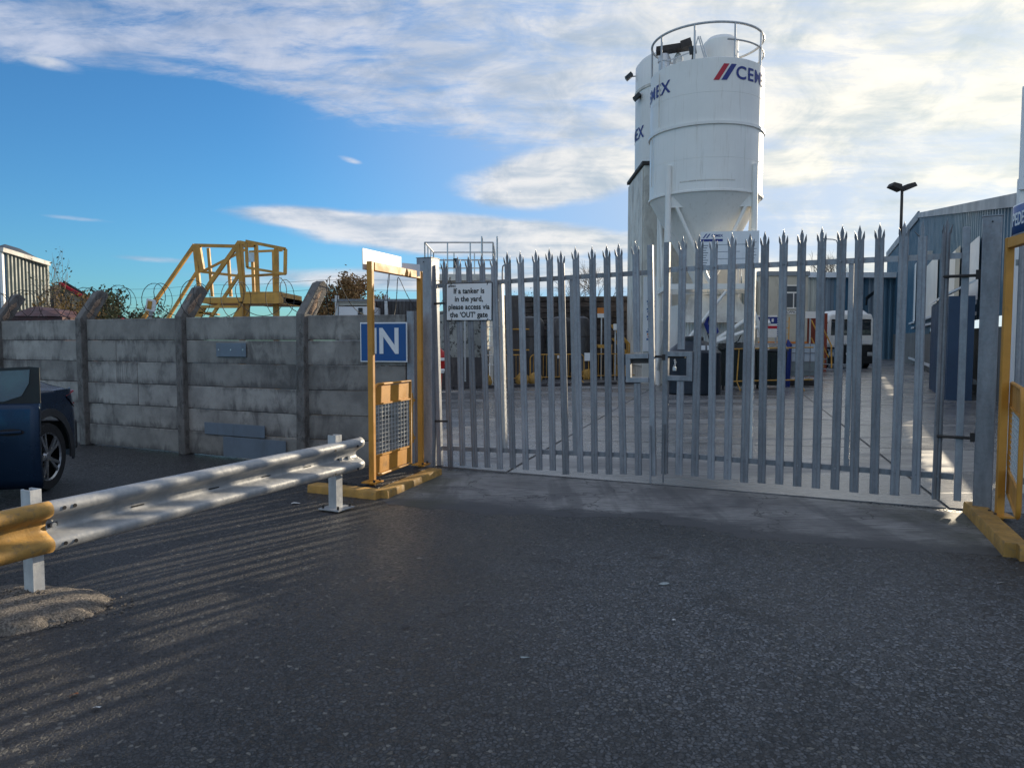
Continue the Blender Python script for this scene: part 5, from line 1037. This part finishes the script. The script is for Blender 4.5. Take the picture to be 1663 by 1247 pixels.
MB().prism([A(590, 482, F), A(640, 395, F), A(680, 400, F), A(680, 482, F)], (0, .06, 0)).build('gusset_plate', 'yellow_far', ac); MB().prism([A(365, 482, F), A(410, 425, F), A(450, 425, F), A(420, 482, F)], (0, .06, 0)).build('gusset_plate', 'yellow_far', ac)
for k in range(7): p0_, p1_ = A(470-42*k+10, 410+52*k, F), A(470-42*k-45, 410+52*k, Bk); MB().prism([(p0_.x-.12, YA, p0_.z), (p0_.x+.12, YA, p0_.z), (p0_.x+.12-.3, YA+Bk, p0_.z), (p0_.x-.12-.3, YA+Bk, p0_.z)], (0, 0, .03)).build('tread', 'yellow_far', ac)
MB().box(A(537, 0).x, A(595, 0).x, YA+Bk-.05, YA+Bk-.03, A(0, 150).z, A(0, 95).z).build('plate', 'pipe_silver', ac)
# white trailer and dark container beyond the wall
wt = thing('white_trailer', 'white sided trailer with dark window and open roof rails beyond the wall', 'trailer', (0, 0, 0)); a, b = W(547, 553, 17), W(606, 553, 17)
MB().box(a.x+.05, b.x, 17, 19, 0.6, W(0, 498, 17).z).build('side', 'board_white', wt, bevel=.01); MB().box(a.x-.02, a.x+.04, 16.95, 17.1, .6, W(0, 480, 17).z).build('corner_post', 'galv_light', wt); MB().bar((a.x-.1, 16.98, W(0, 487.5, 17).z), (b.x+1.3, 16.98, W(0, 487.5, 17).z), .05).build('rail', 'galv', wt)
MB().box(a.x+.02, b.x-.1, 17.05, 18.9, W(0, 496, 17).z, W(0, 488, 17).z).build('load', 'cream', wt); MB().box(W(576, 0, 17).x, W(583, 0, 17).x, 16.98, 17, W(0, 507, 17).z, W(0, 500, 17).z).build('window', 'black', wt); MB().box(W(575, 0, 17).x, W(584, 0, 17).x, 16.98, 17, W(0, 511, 17).z, W(0, 508, 17).z).build('label', 'black', wt)
bk_ = thing('black_container', 'black corrugated container behind the yellow frame', 'container', (0, 0, 0)); a, b = W(606, 553, 18), W(676, 553, 18); corr_wall('side', 'tank_dark', bk_, (a.x, 18, 0), (b.x, 18, 0), lambda t: 0, lambda t: W(0, 489, 18).z, .15, .03); MB().box(a.x, b.x, 18.05, 20, 0, W(0, 487.5, 18).z).build('body', 'tank_dark', bk_); MB().box(a.x+.0, a.x+.1, 17.9, 17.98, 0, W(0, 489, 18).z).build('maroon_post', 'maroon', bk_)
MB().box(W(620, 0, 17.8).x, W(625, 0, 17.8).x, 17.75, 17.85, 0, W(0, 479, 17.8).z).build('pole', 'galv_light', bk_)
# ------------------------------------------------------------------ vegetation
def tree(name, label, cat, loc, h, cr, n_leaf, mat, seed, trunk=.3, leaf=.09, bark='bark', group=None, depth=5, spread=.55, th=.25, droop=0.):
    t = thing(name, label, cat, loc, 0, group); rr = random.Random(seed); wood = MB(); tips = []
    def grow(p, d, L, r, lv):
        q_ = p; pts_ = [p]; d = d.copy()
        for k in range(3):
            d = (d+Vector((rr.gauss(0, .13), rr.gauss(0, .13), rr.gauss(.03-droop, .08)))).normalized(); q_ = q_+d*L/3; pts_.append(q_)
        wood.tube(pts_, [r, r*.9, r*.78, r*.62], 5 if lv < 3 else 3, cap=False)
        if lv >= 2: tips.extend(pts_[1:])
        if lv >= depth: return
        for k in range(rr.choice((2, 3, 3)) if lv else 4):
            a_ = rr.uniform(0, 6.28); s__ = spread*rr.uniform(.6, 1.3); u = d.orthogonal().normalized(); w = d.cross(u)
            grow(q_ if k < 2 else pts_[2], (d*math.cos(s__)+(u*math.cos(a_)+w*math.sin(a_))*math.sin(s__)).normalized(), L*rr.uniform(.66, .86), r*.62, lv+1)
    grow(Vector((0, 0, 0)), Vector((0, 0, 1)), h*th, h*.022, 0)
    mx = max(p.z for p in tips); k_ = h/mx; wood.v = [(x*cr, y*cr, z*k_) for x, y, z in wood.v]; tips = [Vector((p.x*cr, p.y*cr, p.z*k_)) for p in tips]
    wood.build('branches', bark, t)
    if n_leaf:
        lf = MB()
        for _ in range(n_leaf):
            p = rr.choice(tips)+Vector((rr.gauss(0, .16), rr.gauss(0, .16), rr.gauss(0, .14)))*h*.22; a_ = Vector((rr.gauss(0, 1), rr.gauss(0, 1), rr.gauss(0, 1))).normalized(); b_ = a_.orthogonal().normalized(); s__ = leaf*rr.uniform(.5, 1.2)
            lf.add([p-a_*s__, p+b_*s__*.5, p+a_*s__, p-b_*s__*.5], [(0, 1, 2, 3)])
        o = lf.build('foliage', mat, t); o['kind'] = 'stuff'
    return t
p = W(556, 553, 32); tree('autumn_tree', 'round autumn tree with thinning brown-green leaves beyond the wall', 'tree', (p.x, 32, 0), 4.4, 1.0, 7000, 'leaf_autumn', 4, leaf=.075)
p = W(125, 553, 17); tree('autumn_shrub', 'yellow-orange autumn shrub in front of the cream house', 'shrub', (p.x, 17, 0), 2.75, .8, 2400, 'leaf_orange', 11, leaf=.05, th=.3)
p = W(215, 553, 19); tree('green_bush', 'dark green bush behind the tilted placard', 'bush', (p.x, 19, 0), 2.75, 1.1, 5200, 'leaf_green', 12, leaf=.055)
p = W(268, 553, 20); tree('green_bush', 'loose green bush behind the yellow platform steps', 'bush', (p.x, 20, 0), 2.5, 1.1, 3200, 'leaf_green', 13, leaf=.055)
p = W(96, 553, 30); tree('bare_shrub', 'thin bare shrub beside the green warehouse', 'shrub', (p.x, 30, 0), 5.2, .45, 260, 'leaf_green', 15, leaf=.06, bark='bark_pale')
for i, (u, Y, h, lb, nl) in enumerate([(968, 38, 5.7, 'bare winter tree showing between the gate pales beside the tower', 0), (848, 42, 4.6, 'bare tree with few leaves behind the timber wall', 900), (905, 60, 6.0, 'pale bare tree far behind the dark tanks', 0), (1345, 95, 13, 'distant bare tree above the grey shed', 0)]):
    p = W(u, 553, Y); tree('bare_tree', lb, 'tree', (p.x, Y, 0), h, .85, nl, 'leaf_autumn', 30+i, bark='bark_pale', leaf=.06, depth=6)
# ------------------------------------------------------------------ car with its door open
car = thing('blue_car', 'dark blue hatchback with alloy wheels and a rear door standing open', 'car', (-5.50, 7.92, 0), R(180+5))
# local axes: +y towards the front of the car (towards the camera), x sideways; the side facing the gate is -x
CL = 4.35; wx = [.80, 3.45]; wr = .335
def zlow(y):
    z = .24
    for w_ in wx:
        d_ = abs(y-w_)
        if d_ < .41: z = max(z, .33+math.sqrt(max(.41**2-d_**2, 0)))
    return z
def belt(y): return .62+.38*min(1, max(0, (y+.05)/.30))**.6 if y < .25 else (.97 if y < 3.2 else .97-.28*((y-3.2)/1.15)**1.5)
def roof(y):
    K = [(0, .66), (.10, .96), (.45, 1.04), (1.15, 1.24), (1.6, 1.33), (2.3, 1.38), (2.75, 1.30), (3.3, 1.03), (3.6, .98), (4.1, .86), (4.35, .66)]
    for i in range(len(K)-1):
        if y <= K[i+1][0]: t = (y-K[i][0])/(K[i+1][0]-K[i][0]); t = t*t*(3-2*t)*.4+t*.6; return K[i][1]+(K[i+1][1]-K[i][1])*t
    return K[-1][1]
def halfw(y): return .90*(1-.30*max(0, (.35-y)/.35)**2-.22*max(0, (y-3.9)/.45)**2)
NY = 96; body = MB(); glass = MB(); rowsn = 17; grid = {}
def section(y):
    zl, zb, zr = zlow(y), belt(y), max(roof(y), belt(y)+.02); w = halfw(y); P_ = []
    for k in range(8): t = k/7; z = zl+(zb-zl)*t; q_ = (z-.55)/.5; P_.append((w*(1-.06*max(q_, -1)**2 if q_ > 0 else 1-.03*q_*q_), z))
    for k in range(1, 6): t = k/5; z = zb+(zr-.04-zb)*t; P_.append((w*(.94-.24*t*min(1, (zr-zb)/.45)), z))
    for k in range(1, 5): t = k/4; P_.append((P_[12][0]*(1-t), zr-.04+.04*math.sin(t*math.pi/2)))
    return P_
for sgn in (1, -1):
    base = len(body.v); gb = len(glass.v)
    for i in range(NY+1):
        y = CL*i/NY
        for (x, z) in section(y): body.v.append((sgn*x, y, z)); glass.v.append((sgn*(x+.002), y, z+.002))
    n_ = 17
    for i in range(NY):
        y = CL*(i+.5)/NY
        for k in range(n_-1):
            f = (i*n_+k, i*n_+k+1, (i+1)*n_+k+1, (i+1)*n_+k); is_g = 8 <= k <= 11 and 1.0 < y < 3.0 and not (1.28 < y < 1.36) and not (1.95 < y < 2.05) or (k >= 12 and (.35 < y < 1.05 or 2.65 < y < 3.25))
            (glass if is_g else body).f.append(tuple((gb if is_g else base)+q_ for q_ in f))
body.build('body', 'car_blue', car, smooth=50); glass.build('window_glass', 'car_glass', car, smooth=50)
for sgn in (-1, 1):
    for w_ in wx:
        ar = MB(); 
        for k in range(19):
            a_ = R(-8+196*k/18)
            for (rr_, xx) in ((.40, .885), (.40, .905), (.475, .905), (.475, .88)): ar.v.append((sgn*xx, w_+rr_*math.cos(a_), .33+rr_*math.sin(a_)))
        for k in range(18):
            for q_ in range(3): ar.f.append((k*4+q_, k*4+q_+1, k*4+q_+5, k*4+q_+4))
        ar.build('arch_trim', 'car_trim', car)
        wh = thing('wheel', None, None); wh.parent = car; wh.location = (sgn*.79, w_, wr); wh.rotation_euler = (0, R(90)*sgn, 0)
        MB().lathe([(.23, -.11), (.32, -.11), (wr, -.06), (wr, .06), (.32, .10), (.235, .095)], n=36).build('tyre', 'tyre', wh, smooth=40)
        MB().lathe([(.0, .0), (.2, .0), (.215, -.1)], n=24).build('brake_disc', 'black', wh)
        al = MB().lathe([(.222, .085), (.236, .098), (.240, .085)], n=36).lathe([(0, .095), (.04, .095), (.055, .07)], n=16)
        for k in range(5):
            a_ = R(72*k+20)
            for da in (-.16, .16): al.bar((.03*math.cos(a_), .03*math.sin(a_), .082), (.23*math.cos(a_+da), .23*math.sin(a_+da), .085), .030, .02)
        al.build('rim', 'alloy', wh)
    MB().prism([(sgn*.62, -.005, .80), (sgn*.84, .16, .80), (sgn*.865, .40, .90), (sgn*.84, .18, .95), (sgn*.64, -.0, .93)], (0, .0, .001)).add([(sgn*.60, .035, .76), (sgn*.80, .09, .76), (sgn*.893, .30, .80), (sgn*.885, .42, .90), (sgn*.86, .20, .94), (sgn*.62, .06, .94)], [(0, 1, 2, 3, 4, 5)]).build('tail_lamp', 'lamp_red', car)
MB().box(-.78, .78, -.02, .08, .30, .62).build('rear_bumper', 'car_trim', car, bevel=.03); MB().box(-.91, -.87, 1.28, 3.0, .25, .36).box(.87, .91, 1.28, 3.0, .25, .36).build('side_skirt', 'sill_grey', car)
MB().box(-.70, -.66, 1.7, 2.5, 1.36, 1.385).box(.66, .70, 1.7, 2.5, 1.36, 1.385).build('roof_bar', 'pipe_silver', car)
# the open rear door, hinged at its forward edge
dr = thing('door', None, None); dr.parent = None; dr.location = (-4.58, 5.72, 0); dr.rotation_euler = (0, 0, R(13)); ddw = .82
def doorx(x, z): return -.035*math.sin(math.pi*min(1, max(0, (z-.28)/.75)))*.9
dm = MB(); zs = [.29, .36, .44, .52, .60, .68, .76, .84, .92, .965]; nxd = 12
for z in zs:
    for i in range(nxd+1):
        x = ddw*i/nxd; dm.v.append((x, doorx(x, z), z))
for j in range(len(zs)-1):
    for i in range(nxd): dm.f.append((j*(nxd+1)+i, j*(nxd+1)+i+1, (j+1)*(nxd+1)+i+1, (j+1)*(nxd+1)+i))
dm.build('door_skin', 'car_blue', dr, smooth=60, solid=.05); MB().box(0, ddw, -.012, .02, .285, .385).build('sill_strip', 'sill_grey', dr, bevel=.006)
MB().prism([(.0, 0, .97), (ddw, 0, .97), (ddw, 0, 1.255), (ddw-.07, 0, 1.262), (0, 0, 1.225)], (0, .012, 0)).build('window_frame', 'black', dr)
MB().prism([(.0, -.006, .985), (ddw-.26, -.006, .985), (ddw-.13, -.006, 1.03), (ddw-.075, -.006, 1.13), (ddw-.065, -.006, 1.238), (0, -.006, 1.205)], (0, .004, 0)).build('window_glass', 'car_glass', dr)
hx, hz = .62, .745; loop = [(hx+.10*math.cos(a_), doorx(0, hz)-.028, hz+.028*math.sin(a_)) for a_ in [i*math.pi/8 for i in range(16)]]
MB().add(loop, [tuple(range(16))]).build('handle_recess', 'black_print', dr); MB().bar((hx-.085, doorx(0, hz)-.045, hz-.003), (hx+.085, doorx(0, hz)-.045, hz+.004), .02, .022).build('handle', 'car_blue', dr, bevel=.005)
inv = (Matrix.Translation(car.location) @ Matrix.Rotation(car.rotation_euler[2], 4, 'Z')).inverted() @ (Matrix.Translation(dr.location) @ Matrix.Rotation(R(13), 4, 'Z'))
dr.parent = car; dr.location = inv.to_translation(); dr.rotation_euler = inv.to_euler()
# ------------------------------------------------------------------ litter
for i, (u, v, L_, mt, lb, an) in enumerate([(157, 1151, .035, 'paper', 'small crumpled scrap of white paper on the asphalt in front of the footing', .4), (120, 1130, .05, 'leaf_litter', 'reddish brown fallen leaf near the white paper scrap', 1.), (658, 1020, .06, 'black_print', 'short black strip of plastic lying on the asphalt', .5), (682, 908, .06, 'paper', 'pale flat stick lying between barrier and gate', .1),
        (480, 818, .12, 'paper', 'thin white scrap of film near the far barrier post', .2), (1078, 950, .08, 'ibc_low', 'faded flat leaf in the middle of the asphalt', .1), (853, 1070, .05, 'ibc_low', 'small pale pebble-like scrap on the asphalt', 0), (1625, 948, .05, 'paper', 'tiny pale sliver near the chipped kerb', -.3), (1095, 1008, .028, 'paper', 'round pale stone on the asphalt below the gate centre', 0)]):
    p = G(u, v); mb = MB(); n_ = 7; rr = random.Random(i)
    V = [(math.cos(2*math.pi*k/n_)*L_*.5*rr.uniform(.6, 1.1), math.sin(2*math.pi*k/n_)*L_*.22*rr.uniform(.6, 1.2), .004+rr.uniform(0, .010)) for k in range(n_)]
    mb.add(V+[(0, 0, .012)], [(k, (k+1) % n_, n_) for k in range(n_)]+[tuple(range(n_))[::-1]]); o = mb.build('litter', mt); o.location = p; o.rotation_euler = (0, 0, an); tag(o, lb, 'litter', 'bits of litter on the asphalt')
